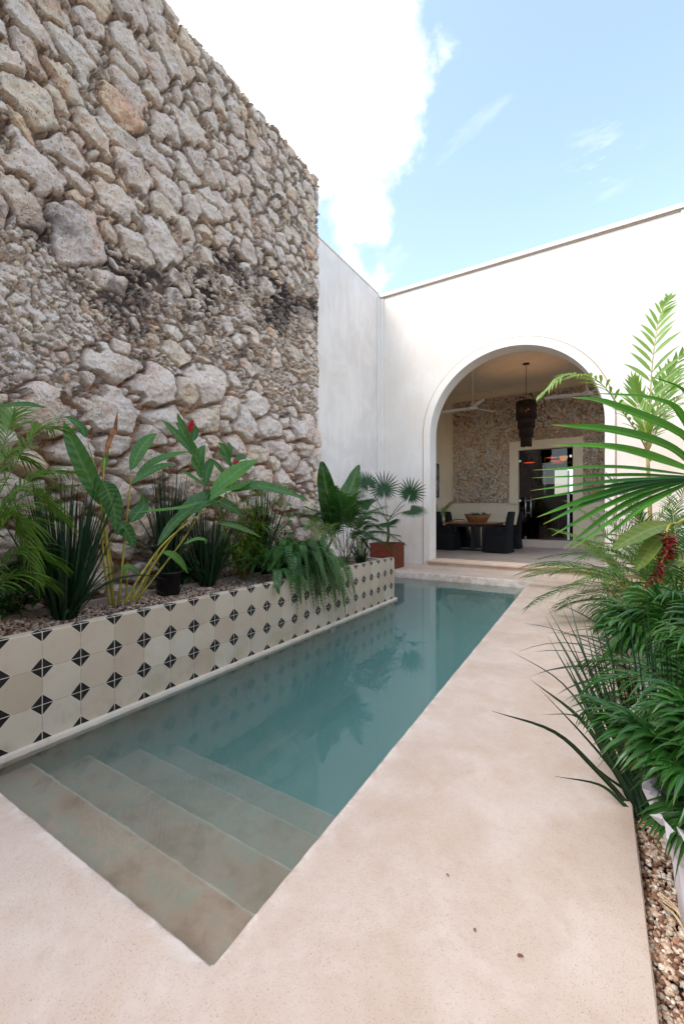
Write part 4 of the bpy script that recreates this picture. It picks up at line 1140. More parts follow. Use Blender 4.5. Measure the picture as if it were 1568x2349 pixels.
    # vine on a reed
    base = Vector((-3.45, 4.25, GZ)); r = thing('climbing_vine', 'thin vine with small leaves climbing a reed against the stones', 'vine', base); lf, st = MB(), MB()
    top = atX(650, 1115, -3.5); P = crom([base, base.lerp(top, .5) + Vector((.02, -.05, 0)), top], 30); st.tube(P, .006, 6)
    for k in range(90):
        p = P[rnd.randint(8, 29)]; a = rnd.uniform(0, 6.28); d = Vector((math.cos(a), math.sin(a), rnd.uniform(-.3, .5)))
        q = p + d * rnd.uniform(.02, .10); blade(lf, q, d, .045, .028, .8, 4, lance, facing(q), .2, rnd.random())
    finish(r, [('foliage', lf, M['leaf_bright']), ('stem', st, M['reed'])])

    # fern spilling over the rim
    base = Vector((-2.86, 3.62, GZ)); r = thing('sword_fern', 'dense sword fern spilling over the tiles towards the water', 'fern', base); lf, st = MB(), MB()
    def fern_frond(P, L, n=34, a0=.4):
        P = crom(P, 22); st.tube(P, .0022, 4)
        for i in range(n):
            f = .06 + .94 * i / n; k = f * 21; k0 = min(int(k), 20); p = P[k0].lerp(P[k0 + 1], k - k0); t = (P[k0 + 1] - P[k0]).normalized()
            s = t.cross(UP if abs(t.z) < .9 else Vector((1, 0, 0))).normalized(); up = s.cross(t)
            ll = L * math.sin(math.pi * (.12 + .86 * f) ** .8) ** .8
            for sd in (-1, 1):
                ribbon(lf, arc_pts(p, s * sd + t * .35 + up * .1, ll, .4, 2), .019, taper, up, .1, min(1, max(0, a0 + rnd.uniform(-.25, .25))))
    for k in range(125):
        a = rnd.uniform(-2.3, 2.0); L = rnd.uniform(.3, .62)
        b = base + Vector((rnd.uniform(-.1, .1), rnd.uniform(-.22, .3), rnd.uniform(0, .08)))
        out = Vector((math.cos(a), math.sin(a), 0)); e = rnd.uniform(.05, .30)
        m = b + out * L * .5 + UP * (e + .08)
        over = (b.x + out.x * L) > -2.66
        end = b + out * L * rnd.uniform(.75, 1.0) + UP * (rnd.uniform(-.34, .02) if over else rnd.uniform(.02, .25))
        if end.z < GZ + .02 and not over: end.z = GZ + .05
        if over: end.x = max(end.x, -2.555); m.x = max(m.x, -2.68); m.z = max(m.z, .60)
        fern_frond([b, m, end], rnd.uniform(.05, .07), 36, rnd.uniform(.2, .75))
    for u, v, z0 in ((640, 1365, .3), (690, 1388, .2), (770, 1405, .1), (792, 1418, .05), (812, 1375, .2), (670, 1340, .4), (745, 1350, .3), (788, 1395, .05), (700, 1360, .3), (778, 1370, .2), (800, 1350, .2)):
        e = atX(u, v, -2.55); b = Vector((-2.85, min(4.2, max(3.2, e.y)), GZ + .12)); fern_frond([b, Vector((-2.66, (b.y + e.y) / 2, .60)), Vector((-2.575, e.y, (e.z + .55) / 2)), e], .055, 40, rnd.uniform(.35, .8))
    finish(r, [('foliage', lf, M['leaf_fern']), ('stem', st, M['stem'])])

    # elephant ear
    base = Vector((-3.25, 4.65, GZ)); r = thing('elephant_ear', 'elephant ear plant with two large upright ribbed dark leaves', 'tropical plant', base); lf, st = MB(), MB()
    def ear(pix, X, w, a):
        hero_leaf(lf, pix, X, w, prof=lambda t: max(.03, (math.sin(math.pi * (t * .93 + .05) ** .75)) ** .6 * (1 - .25 * t)), a=a, up=.2, fold=.35, wave=.07, cross=3, n=22)
    ear([(765, 1218), (755, 1160), (744, 1100), (738, 1060)], -3.1, 50, .2)
    ear([(783, 1180), (795, 1145), (810, 1105), (822, 1068)], -3.25, 44, .7)
    ear([(760, 1190), (752, 1165), (748, 1150), (742, 1130)], -3.0, 26, .1)
    for u, v in ((765, 1215), (785, 1180)):
        st.tube(crom([base, base.lerp(atX(u, v, -3.15), .6) + Vector((.02, 0, .0)), atX(u, v, -3.15)], 10), .008, 6)
    finish(r, [('foliage', lf, M['leaf_ear']), ('stem', st, M['stem'])])

    # mid palms near the far end of the planter
    base = Vector((-3.05, 4.95, GZ)); r = thing('areca_palm', 'bushy dark green palm with arching fronds at the far end of the planter', 'palm', base); lf, st = MB(), MB()
    tg = [(905, 1262), (870, 1215), (910, 1230), (850, 1150), (800, 1135), (760, 1150), (700, 1165), (740, 1240), (825, 1130), (890, 1185), (860, 1240), (780, 1160), (720, 1190), (925, 1250), (880, 1165), (840, 1255), (835, 1180), (660, 1180), (690, 1210), (730, 1150), (815, 1160), (860, 1195), (900, 1210), (770, 1120)]
    for i, (u, v) in enumerate(tg):
        e = atX(u, v, rnd.uniform(-2.95, -2.55) if u > 800 else rnd.uniform(-3.3, -2.8)); m = base.lerp(e, .55) + UP * (.22 + .12 * rnd.random())
        frond(lf, st, [base + Vector((rnd.uniform(-.05, .05), rnd.uniform(-.08, .08), 0)), base.lerp(m, .6) + UP * .08, m, e], 30, .23, .018, 55, 1.1, UP, .35, rnd.uniform(.2, .7), .004)
    finish(r, [('foliage', lf, M['leaf_palm']), ('stem', st, M['stem'])])
    base = Vector((-2.95, 4.3, GZ)); r = thing('parlour_palm', 'small pale yellow-green palm with drooping ribbed fronds above the fern', 'palm', base); lf, st = MB(), MB()
    for (u, v, mu, mv) in ((748, 1262, 742, 1205), (715, 1240, 722, 1195), (770, 1255, 755, 1210), (700, 1215, 715, 1195), (830, 1270, 815, 1235), (735, 1250, 735, 1215)):
        e = atX(u, v, -2.80); m = atX(mu, mv, -2.88)
        frond(lf, st, [base, base.lerp(m, .7), m, e], 20, .15, .010, 50, .7, facing(m, .4), .5, rnd.uniform(.5, .95), .003)
    finish(r, [('foliage', lf, M['leaf_pale']), ('stem', st, M['reed'])])
    # grassy tufts at the far end
    base = Vector((-2.92, 5.18, GZ)); r = thing('grass_clump', 'small dark grassy tuft at the last tiles before the water', 'grass plant', base, 0, G); lf = MB()
    grass(lf, base, 70, .42, .012, .7, .06, .9, .2); finish(r, [('foliage', lf, M['leaf_blade'])])

    # fan palm in a terracotta cube pot
    base = Vector((-3.90, 8.02, 0)); r = thing('potted_fan_palm', 'fan palm in a square terracotta pot standing behind the planter end', 'potted palm', base)
    w, h = .265, .50; p = MB(); T = base
    for (a, z0, z1) in ((w, .0, h),):
        p.box(T.x - a, T.x + a, T.y - a, T.y + a, z0, z1 - .035)
        for (x0, x1, y0, y1) in ((-a - .008, a + .008, -a - .008, -a + .03), (-a - .008, a + .008, a - .03, a + .008), (-a - .008, -a + .03, -a + .03, a - .03), (a - .03, a + .008, -a + .03, a - .03)):
            p.box(T.x + x0, T.x + x1, T.y + y0, T.y + y1, z1 - .0345, z1 + .01)
    lf, st = MB(), MB()
    crown = base + Vector((.02, -.02, .95)); st.tube(crom([base + Vector((0, 0, .45)), base + Vector((.03, 0, .7)), crown], 8), .028, 8, (.3, 0, .5))
    for (u, v, R, ax, ns, sp) in ((880, 1125, .42, (-.1, 0, 1), None, 330), (842, 1112, .36, (-.5, 0, .9), (.7, -.4, .2), 300), (940, 1135, .36, (.3, 0, .7), None, 330), (940, 1172, .38, (.9, 0, -.2), (0, -.4, 1), 210), (905, 1180, .33, (.4, -.3, .2), (0, -.6, .8), 200),
                                (850, 1160, .34, (-.8, 0, .1), (0, -.5, .8), 200), (890, 1200, .32, (.3, -.5, -.2), (.1, -.7, .7), 200)):
        hb = atY(u, v, 7.9 + rnd.uniform(-.15, .15)); st.tube(crom([crown, crown.lerp(hb, .5) + UP * .05, hb], 8), .007, 5)
        fan_leaf(lf, hb, ax, ns or facing(hb, .15), R, 26, sp, .030, .25, .3, .42)
    finish(r, [('pot', p, M['terracotta']), ('foliage', lf, M['leaf_fan']), ('trunk', st, M['stem'])])

def build_right_plants():
    # tall slender palm
    base = atZ(1488, 1395, -.06); T = 5.4
    r = thing('tall_palm', 'tall slender palm with one upright frond and one frond arching over the arch', 'palm', base); lf, st = MB(), MB()
    J = at(1484, 1040, T)
    st.tube(crom([base, at(1490, 1200, T), J], 12), [.030 - .012 * i / 11 for i in range(12)], 8)
    def fr(P, n, L, W, a0, start=.1, ang=48, nrm=UP, droop=.55, vee=.05, prof=lance):
        frond(lf, st, P, n, L, W, ang, droop, nrm, start, a0, .011, vee, prof=prof)
    F = facing(J, .12)
    fr([J, at(1489, 930, T), at(1497, 820, T), at(1510, 735, T + .1), at(1530, 690, T + .2)], 19, .40, .050, .75, .12, 42, F, .45)
    fr([J, at(1470, 1010, T - .1), at(1430, 950, T - .2), at(1370, 875, T - .35), at(1300, 862, T - .5), at(1245, 905, T - .6)], 24, .30, .036, .7, .25, 48, Vector((-.3, -.5, .8)), .8)
    fr([J, at(1500, 960, T), at(1530, 870, T + .1), at(1575, 800, T + .2)], 18, .38, .04, .6, .2, 36, F, .5)
    fr([J, at(1478, 985, T - .1), at(1462, 930, T), at(1452, 880, T)], 18, .36, .034, .95, .2, 28, F, .3)
    fr([J, at(1500, 985, T + .3), at(1530, 900, T + .5), at(1540, 850, T + .6)], 22, .45, .03, .8, .2, 32, F, .4)
    fr([J, at(1520, 960, T), at(1570, 900, T), at(1610, 900, T)], 18, .34, .03, .3, .3, 50, UP, 1.0)
    for k in range(3):
        ribbon(st, crom([at(1486 + k * 3, 1060, T), at(1480 - 6 * k, 1000, T)], 6), .03, taper, F, .3, .5)
    finish(r, [('foliage', lf, M['leaf_yellow']), ('trunk', st, M['reed'])])

    # big fan palm leaf reaching in from the right, close to the viewer
    hub = at(1612, 1096, 1.34); base = Vector((.62, 1.75, -.06))
    r = thing('fan_palm', 'fan palm whose one huge leaf of long green blades reaches in from the right edge', 'palm', base); lf, st = MB(), MB()
    blades = [((1353, 903), (1501, 919), (1568, 964), 18), ((1308, 913), (1396, 931), (1568, 1005), 27), ((1264, 976), (1412, 992), (1540, 1032), 28), ((1262, 1022), (1412, 1031), (1540, 1066), 27),
              ((1222, 1080), (1397, 1075), (1522, 1086), 20), ((1219, 1098), (1428, 1094), (1530, 1096), 21), ((1216, 1127), (1366, 1112), (1490, 1102), 20), ((1216, 1148), (1366, 1125), (1490, 1106), 18),
              ((1231, 1188), (1366, 1142), (1480, 1112), 24), ((1245, 1204), (1366, 1151), (1490, 1116), 20), ((1264, 1231), (1397, 1161), (1500, 1122), 20), ((1290, 1262), (1412, 1173), (1510, 1128), 19),
              ((1305, 1264), (1430, 1180), (1520, 1134), 15), ((1480, 860), (1570, 905), (1600, 1000), 22), ((1380, 1240), (1470, 1170), (1540, 1130), 16)]
    for k, (e0, e1, e2, w) in enumerate(blades):
        ts = (1.20 + .03 * (k % 3), 1.27, 1.31)
        P = crom([hub, at(*e2, ts[2]), at(*e1, ts[1]), at(*e0, ts[0])], 20); W = w * 1.25 / 975
        pr = lambda f: max(.04, (.22 + .9 * min(1, f / .45)) / 1.12 if f < .45 else max(.03, 1 - ((f - .45) / .55) ** 2.4))
        nrm = (Vector((0, 0, CAMH)) - P[8]).normalized()
        ribbon(lf, P, W, pr, (nrm * .55 + UP * (.8 if k > 3 else .5) + Vector((rnd.uniform(-.15, .15),) * 3)).normalized(), .45, rnd.uniform(.2, .85), 0, 2)
    st.tube(crom([base, base.lerp(hub, .6) + Vector((.1, 0, .15)), hub], 12), [.014 - .006 * i / 11 for i in range(12)], 8)
    finish(r, [('foliage', lf, M['leaf_fanbig']), ('stem', st, M['stem'])])

    # broad-leaved ginger with a spent red flower
    r0 = at(1640, 1330, 1.7); base = Vector((r0.x, r0.y, -.06))
    r = thing('red_ginger', 'ginger with two broad olive leaves and a drooping spent crimson flower', 'flowering plant', base); lf, st, fw, br, br2 = MB(), MB(), MB(), MB(), MB()
    def L(pix, w, a, t=1.7, n=20, **k):
        P = [at(u, v, q) for u, v, q in pix]; ribbon(lf, crom(P, n), w * t / 975, lambda f: max(.03, math.sin(math.pi * (f * .95 + .03) ** .9) ** .62), facing(P[0], .7), .22, a, .03, 3)
    L([(1545, 1203, 1.75), (1500, 1212, 1.7), (1450, 1235, 1.65), (1406, 1262, 1.6)], 44, .7)
    L([(1522, 1225, 1.72), (1498, 1250, 1.68), (1478, 1280, 1.64), (1458, 1310, 1.6)], 34, .8)
    L([(1620, 1290, 1.6), (1580, 1290, 1.62), (1545, 1285, 1.66), (1520, 1292, 1.7)], 34, .2)
    L([(1640, 1180, 1.8), (1600, 1150, 1.8), (1570, 1140, 1.8)], 40, .5)
    st.tube(crom([base, Vector((r0.x, r0.y, .6)), at(1590, 1215, 1.75), at(1545, 1203, 1.75)], 16), [.011 - .006 * i / 15 for i in range(16)], 7)
    p0 = at(1527, 1222, 1.66); p1 = at(1508, 1335, 1.64); p2 = at(1478, 1350, 1.64)
    st.tube(crom([at(1545, 1203, 1.75), at(1535, 1205, 1.7), p0], 6), .004, 5)
    P = crom([p0, at(1530, 1260, 1.66), at(1512, 1300, 1.65), p1], 30); st.tube(P, .004, 5)
    for k in range(130):
        f = rnd.random(); q = P[int(f * 29)]; a = rnd.uniform(0, 6.28); d = Vector((math.cos(a), math.sin(a), rnd.uniform(-1.0, .3)))
        s = (.9 if f < .5 else .62) * (.45 if f < .08 else 1)
        ribbon(br if f < .1 else br2 if (f > .6 and rnd.random() < .4) else fw, arc_pts(q, d, .040 * s * rnd.uniform(.7, 1.2), -.6, 4), .016 * s, lance, UP, .7, rnd.random(), .15)
    P = crom([at(1512, 1310, 1.65), at(1492, 1330, 1.64), p2], 14)
    for k in range(60):
        q = P[rnd.randint(0, 13)]; a = rnd.uniform(0, 6.28); ribbon(br2, arc_pts(q, Vector((math.cos(a), math.sin(a), rnd.uniform(-1, .3))), .018, .4, 3), .007, lance, UP, .6, rnd.random(), .2)
    finish(r, [('foliage', lf, M['leaf_olive']), ('stem', st, M['cane']), ('flower', fw, M['petal_dark']), ('withered_bract', br, M['dead']), ('withered_bract', br2, M['dead'])])

    # areca palms along the bed
    def areca(base, n, H, label, mat, a0=.5, ww=.016, LL=.24, lean=(0, 0), azr=(0, 6.283), canes=True, g='feathery palms along the right bed', pot=None, elr=(.75, 1.45), nl=28, dr=1.5):
        r = thing('areca_palm', label, 'palm', base, 0, g); lf, st = MB(), MB(); bb = Vector(base)
        for k in range(n):
            az = rnd.uniform(*azr); el = rnd.uniform(*elr); L = H * rnd.uniform(.7, 1.08)
            b = bb + Vector((rnd.uniform(-.07, .07), rnd.uniform(-.07, .07), pot[1] * .9 if pot else 0))
            P = palm_rachis(b, az, el, L, dr * rnd.uniform(.7, 1.2)); P = [p + Vector((lean[0], lean[1], 0)) * ((i / 18) ** 1.5) for i, p in enumerate(P)]
            frond(lf, st, P, nl, LL, ww, 52, 1.0, UP, .34, min(1, max(0, a0 + rnd.uniform(-.3, .3))), .006)
        parts = [('foliage', lf, mat), ('stem', st, M['cane'])]
        if pot: parts.append(('pot', pot_shape(bb, pot[0], pot[1]), M['white_pot']))
        finish(r, parts)
    areca(Vector((.30, 6.9, -.06)), 24, 1.45, 'feathery palm nearest the porch step with yellow canes leaning over the deck', M['leaf_bright'], .6, .017, .26, (-.28, -.05))
    areca(Vector((.62, 7.7, -.06)), 24, 1.9, 'taller feathery palm against the arched wall behind the step palm', M['leaf_palm'], .5, .018, .28)
    areca(Vector((.66, 5.6, -.06)), 26, 1.75, 'dense dark feathery palm at the foot of the tall slender palm', M['leaf_palm'], .35, .018, .28, (-.05, 0))
    areca(Vector((.75, 4.4, -.06)), 18, 1.6, 'feathery palm in the middle of the right bed behind the red flower', M['leaf_palm'], .3, .02, .28)
    # dark strap-leaved plant
    def straps(base, n, H, W, label, a0, mat='leaf_blade', spread=.9, droop=1.2, r0=.06, lean=Vector((0, 0, 0))):
        r = thing('strap_leaf_plant', label, 'tropical plant', base, 0, 'strap leaved plants in the right bed'); lf = MB()
        for k in range(n):
            a = k * 2.399; e = rnd.uniform(.55, 1.4); b = Vector(base) + Vector((rnd.uniform(-r0, r0), rnd.uniform(-r0, r0), 0))
            blade(lf, b, Vector((math.cos(a) * math.cos(e), math.sin(a) * math.cos(e), math.sin(e))) + lean, H * rnd.uniform(.6, 1.1), W * rnd.uniform(.8, 1.2), droop * rnd.uniform(.6, 1.4), 10, lance, UP, .3, min(1, max(0, a0 + rnd.uniform(-.25, .3))), .02)
        finish(r, [('foliage', lf, M[mat])])
    straps(Vector((.36, 3.35, -.06)), 90, .95, .036, 'dark strap-leaved plant filling the bed below the red flower', .1)
    straps(Vector((.62, 2.6, -.06)), 60, .85, .034, 'dark strap-leaved plant between the red flower and the near palm', .05)
    straps(Vector((.32, 4.5, -.06)), 60, .8, .028, 'dark strap-leaved plant at the deck edge beyond the red flower', .15)

    # long grass clump leaning over the deck
    base = atZ(1455, 1872, -.06); r = thing('grass_clump', 'dark rush clump with long loose blades leaning out over the deck edge', 'grass plant', base); lf, st = MB(), MB()
    B = Vector(base)
    for (u, v, t, mu, mv, mt, w) in ((1125, 1632, 1.62, 1270, 1680, 1.66, 11), (1298, 1355, 2.15, 1345, 1520, 1.95, 8), (1252, 1390, 2.1, 1335, 1540, 1.95, 7), (1250, 1415, 2.05, 1330, 1560, 1.9, 10), (1255, 1460, 2.0, 1335, 1600, 1.85, 9),
                       (1165, 1492, 1.9, 1290, 1570, 1.8, 5), (1215, 1560, 1.75, 1330, 1650, 1.7, 12), (1270, 1782, 1.65, 1370, 1800, 1.68, 8), (1352, 1750, 1.68, 1400, 1790, 1.7, 8), (1305, 1540, 1.9, 1370, 1690, 1.8, 9),
                       (1335, 1410, 2.05, 1380, 1600, 1.85, 9), (1350, 1430, 2.0, 1390, 1600, 1.85, 11), (1370, 1480, 2.0, 1400, 1640, 1.85, 12), (1400, 1500, 1.95, 1415, 1650, 1.85, 11), (1235, 1580, 1.7, 1330, 1680, 1.7, 6), (1240, 1640, 1.75, 1330, 1650, 1.74, 5),
                       (1290, 1500, 1.95, 1350, 1630, 1.85, 10), (1320, 1560, 1.9, 1385, 1690, 1.8, 10), (1300, 1450, 2.0, 1370, 1620, 1.85, 10)):
        b = B + Vector((rnd.uniform(-.005, .07), rnd.uniform(-.05, .05), 0)); e = at(u, v, t); m = at(mu, mv, mt)
        ribbon(lf, crom([b, b.lerp(m, .5) + UP * .015, m, e], 16), w * 1.8 / 975, sword, facing(m, .3), .4, rnd.uniform(0, .45))
    grass(lf, B + Vector((.07, .03, 0)), 60, .85, .014, .35, .07, .5, .2, Vector((-.1, .05, 0)), 9)
    finish(r, [('foliage', lf, M['leaf_blade'])])

    # near lush palm in a wrapped white pot, arching over the deck edge
    def near(base, n, label, H, azr, tz, seed, pale=0, elr=(.9, 1.45)):
        r = thing('lady_palm', label, 'potted palm', base, 0, 'lush palms in white wrapped pots'); lf, st = MB(), MB()
        for k in range(n):
            az = rnd.uniform(*azr); el = rnd.uniform(*elr); L = H * rnd.uniform(.45, 1.05)
            b = Vector(base) + Vector((rnd.uniform(-.08, .08), rnd.uniform(-.08, .08), tz))
            P = palm_rachis(b, az, el, L, 1.9 * rnd.uniform(.7, 1.2))
            frond(lf, st, P, 13, .24, .0155, 42, 1.9, UP, .38, min(1, max(0, rnd.uniform(.1, .7) + pale)), .005, .1, prof=lance)
        pt = MB(); R = random.Random(seed); nn = 46; h = tz + .02; rows = []
        for (rr, z) in ((.135, -.005), (.14, .02), (.155, h * .5), (.172, h * .85), (.185, h + .03), (.205, h + .08), (.198, h + .078), (.17, h - .02), (.13, h - .06), (.005, h - .07)):
            rows.append([(rr + (.012 * z / h + .006) * (R.random() - .5) * 2 * (1 if z > .02 else .3) * (1.6 if z > h else 1), z + (R.uniform(-.03, .03) if z > h + .05 else 0)) for _ in range(nn)])
        vs = []
        for row in rows:
            for k, (rr, z) in enumerate(row):
                a = 2 * math.pi * k / nn; q = 1 + .05 * math.sin(5 * a + seed); vs.append((base[0] + rr * q * math.cos(a), base[1] + rr * q * math.sin(a), base[2] + z))
        pt.add(vs, [(i * nn + k, i * nn + (k + 1) % nn, (i + 1) * nn + (k + 1) % nn, (i + 1) * nn + k) for i in range(len(rows) - 1) for k in range(nn)], (.5, 0, .5), False)
        finish(r, [('foliage', lf, M['leaf_lush']), ('stem', st, M['stem']), ('pot_wrap', pt, M['wrap'])])
    near(Vector((.315, 1.55, -.05)), 32, 'nearest lush palm, its glossy blades hanging over a crumpled white pot wrap', .46, (1.2, 5.2), .27, 1, .0, (1.1, 1.5))
    near(Vector((.29, 2.70, -.05)), 46, 'second lush palm behind the nearest one, paler blades over a white pot', .48, (1.2, 5.1), .42, 2, .1, (1.0, 1.5))
    near(Vector((.46, 2.15, -.05)), 34, 'lush palm between the two others, brushing the right edge of the view', .62, (1.0, 5.2), .30, 3, .05)
    # dry raffia lying on the pebbles
    tw = MB()
    for k in range(5):
        a = atZ(1508 + 3 * k, 2050 + 8 * k, -.035); b2 = atZ(1580, 2115 + 14 * k, -.03)
        tw.tube(crom([a, a.lerp(b2, .5) + Vector((rnd.uniform(-.01, .01), rnd.uniform(-.01, .01), .015)), b2], 12), .0022, 5)
    o = tw.build('raffia_strands', M['raffia']); tag(o, 'dry straw coloured raffia strands lying on the pebbles by the white wrap', 'raffia')

# ---------------------------------------------------------------- porch furniture
def make_chair():
    r = thing('dining_armchair', 'x', 'armchair')
    def slab(pr, name, parent, mat='black_fabric', bev=.018):
        m = MB()
        for b in pr: m.box(*b)
        return m.build(name, M[mat], parent, bev)
    # chair faces +x; back at x = -.31
    sk = MB(); vs = []
    prof = [(.0, .335, .34), (.10, .322, .325), (.30, .31, .31), (.44, .305, .305)]
    nn = 64
    for z, hx, hy in prof:
        for k in range(nn):
            a = 2 * math.pi * k / nn; c, s = math.cos(a), math.sin(a); q = (abs(c) ** 9 + abs(s) ** 9) ** (-1 / 9)
            pl = 1 + (.028 * (1 - z / .44) * (1 if (k % 16) in (6, 10) else -1.2 if k % 16 == 8 else 0))
            vs.append((hx * q * c * pl, hy * q * s * pl, z + .012))
    sk.add(vs, [(i * nn + k, i * nn + (k + 1) % nn, (i + 1) * nn + (k + 1) % nn, (i + 1) * nn + k) for i in range(3) for k in range(nn)] + [tuple(3 * nn + k for k in range(nn))], (.5, 0, .5), True)
    sk.build('skirt', M['black_fabric'], r)
    slab([(-.20, .30, -.235, .235, .445, .52)], 'seat_cushion', r, bev=.03)
    bk = MB(); vs = []
    for z, x, th, hy in ((.30, -.30, .11, .300), (.50, -.305, .11, .298), (.72, -.325, .10, .295), (.92, -.355, .09, .290), (1.03, -.378, .08, .285), (1.055, -.378, .04, .27)):
        for k in range(28):
            a = 2 * math.pi * k / 28; c, s = math.cos(a), math.sin(a); q = (abs(c) ** 6 + abs(s) ** 6) ** (-1 / 6)
            vs.append((x + .05 + th * .5 * c * q, hy * s * q, z))
    bk.add(vs, [(i * 28 + k, i * 28 + (k + 1) % 28, (i + 1) * 28 + (k + 1) % 28, (i + 1) * 28 + k) for i in range(5) for k in range(28)] + [tuple(5 * 28 + k for k in range(28))], (.5, 0, .5), True)
    bk.build('backrest', M['black_fabric'], r)
    for s in (-1, 1): slab([(-.22, .26, min(s * .235, s * .305), max(s * .235, s * .305), .44, .665)], 'armrest', r, bev=.028)
    for sx in (-1, 1):
        for sy in (-1, 1): slab([(sx * .27 - .018, sx * .27 + .018, sy * .27 - .018, sy * .27 + .018, -.0, .06)], 'leg', r, 'wood_dark', .002)
    return r

def build_furniture():
    ch = make_chair(); G = 'black slipcovered armchairs round the dining table'
    spots = [((-2.40, 11.46), math.pi - .05, 'black slipcovered armchair at the front right of the dining table'), ((-2.42, 13.0), math.pi + .04, 'black slipcovered armchair at the back right of the table, half hidden'),
             ((-3.82, 11.62), -.10, 'black slipcovered armchair at the front left of the table by the arch jamb'), ((-3.86, 12.85), .05, 'black slipcovered armchair at the back left of the table')]
    for i, ((x, y), a, lb) in enumerate(spots):
        c = ch if i == 0 else copy_tree(ch); c.location = (x, y, .108); c.rotation_euler = (0, 0, a); tag(c, lb, 'armchair', G)
    t = thing('dining_table', 'square dining table with reddish wood top on black panel legs', 'dining table', (-3.17, 12.2, .108))
    b = MB(); b.box(-.70, .70, -.72, .72, .715, .755); b.build('table_top', M['table_wood'], t, .006)
    b = MB(); b.box(-.62, .62, -.64, .64, .64, .712); b.build('apron', M['black'], t)
    for x in (-.42, .36):
        b = MB(); b.box(x - .04, x + .04, -.62, -.5, .03, .638); b.build('leg', M['black'], t)
        b = MB(); b.box(x - .04, x + .04, .5, .62, .03, .638); b.build('leg', M['black'], t)
    b = MB(); b.box(-.05, .05, -.35, .35, .03, .638); b.build('pedestal', M['black'], t)
    b = MB(); b.box(-.5, .5, -.66, -.46, .0, .03); b.build('foot', M['black'], t)
    b = MB(); b.box(-.5, .5, .46, .66, .0, .03); b.build('foot', M['black'], t)
    bw = thing('wooden_bowl', 'long carved wooden bowl filled with green succulents on the dining table', 'bowl', tuple(atY(1094, 1198, 12.1).xy) + (.865,))
    b = MB(); n = 40; vs = []
    prof = [(.62, 0), (.70, .02), (.88, .12), (1.0, .20), (.95, .20), (.85, .13), (.6, .09)]
    for q, z in prof:
        for k in range(n):
            a = 2 * math.pi * k / n; c, s = math.cos(a), math.sin(a)
            up = .035 * abs(c) ** 3 * (z / .2); vs.append((.37 * q * c, .17 * q * s, z + up))
    b.add(vs, [(i * n + k, i * n + (k + 1) % n, (i + 1) * n + (k + 1) % n, (i + 1) * n + k) for i in range(6) for k in range(n)] + [tuple(6 * n + k for k in range(n))], (.5, 0, .5), True)
    b.build('bowl', M['bowl_wood'], bw)
    lf = MB()
    for (cx, cy, s) in ((-.26, .02, .8), (-.13, -.03, 1.1), (-.02, .03, 1.1), (.03, -.05, .9), (.17, .0, 1.2), (.25, .02, .8), (-.08, .06, 1.0)):
        for k in range(22):
            a = k * 2.4; e = .15 + 1.2 * k / 22
            blade(lf, Vector((cx, cy, .15)), Vector((math.cos(a) * math.cos(e), math.sin(a) * math.cos(e), math.sin(e))), .13 * s, .036, -.3, 4, lance, UP, .5, rnd.random())
    lf.build('succulents', M['leaf_succ'], bw)
    # chandelier
    c = thing('tiered_chandelier', 'dark brown four-tier beaded chandelier with glowing bulbs hanging in the arch', 'chandelier', (-1.80, 11.91, 5.012))
    b = MB(); b.lathe([(.001, 0), (.085, -.002), (.085, -.02), (.03, -.035), (.001, -.036)], n=20); b.build('canopy', M['black'], c)
    b = MB()
    for k in range(24):
        z = -.036 - k * .040; pts = [(math.cos(a) * (.011 if k % 2 else .001), math.sin(a) * (.011 if k % 2 == 0 else .001), z - .02 + math.sin(a + (0 if k % 2 else 1.57)) * .024) for a in [q * 6.283 / 8 for q in range(9)]]
        b.tube([(math.cos(q * .785) * .011 * (k % 2), math.cos(q * .785) * .011 * (1 - k % 2), z - .022 + math.sin(q * .785) * .026) for q in range(9)], .0035, 5, cap=False)
    b.build('chain', M['black'], c)
    z0 = -.985
    tiers = [(.235, 0, -.46, 60), (.20, -.30, -.70, 52), (.16, -.52, -.92, 44), (.125, -.80, -1.17, 34)]
    for (R, za, zb, n) in tiers:
        b = MB(); b.lathe([(R * .97, z0 + za), (R, z0 + za - .004), (R, z0 + za - .03), (R * .97, z0 + za - .034)], n=32)
        for k in range(n):
            a = 6.283 * k / n; x, y = R * math.cos(a), R * math.sin(a); w = rnd.uniform(-.02, .02)
            b.tube([(x, y, z0 + za - .01), (x * 1.01, y * 1.01, z0 + (za + zb) / 2), (x, y, z0 + zb + w)], R * 6.283 / n * .52, 5)
        b.build('fringe_tier', M['bead'], c)
    for z in (-.22, -.60):
        for k in range(5):
            a = k * 1.257 + z * 4; b = MB(); rr = (.20 if z > -.4 else .155); b.lathe([(.001, .018), (.010, .006), (.012, -.006), (.006, -.02), (.001, -.022)], (math.cos(a) * rr * .5, math.sin(a) * rr * .5, z0 + z), 10)
            b.build('bulb', M['bulb'], c)
    pl = bpy.data.lights.new('chandelier_light', 'POINT'); pl.energy = 2.5; pl.color = (1, .5, .22); pl.shadow_soft_size = .05
    po = bpy.data.objects.new('chandelier_light', pl); COL.objects.link(po); po.parent = c; po.location = (0, 0, z0 - .22)
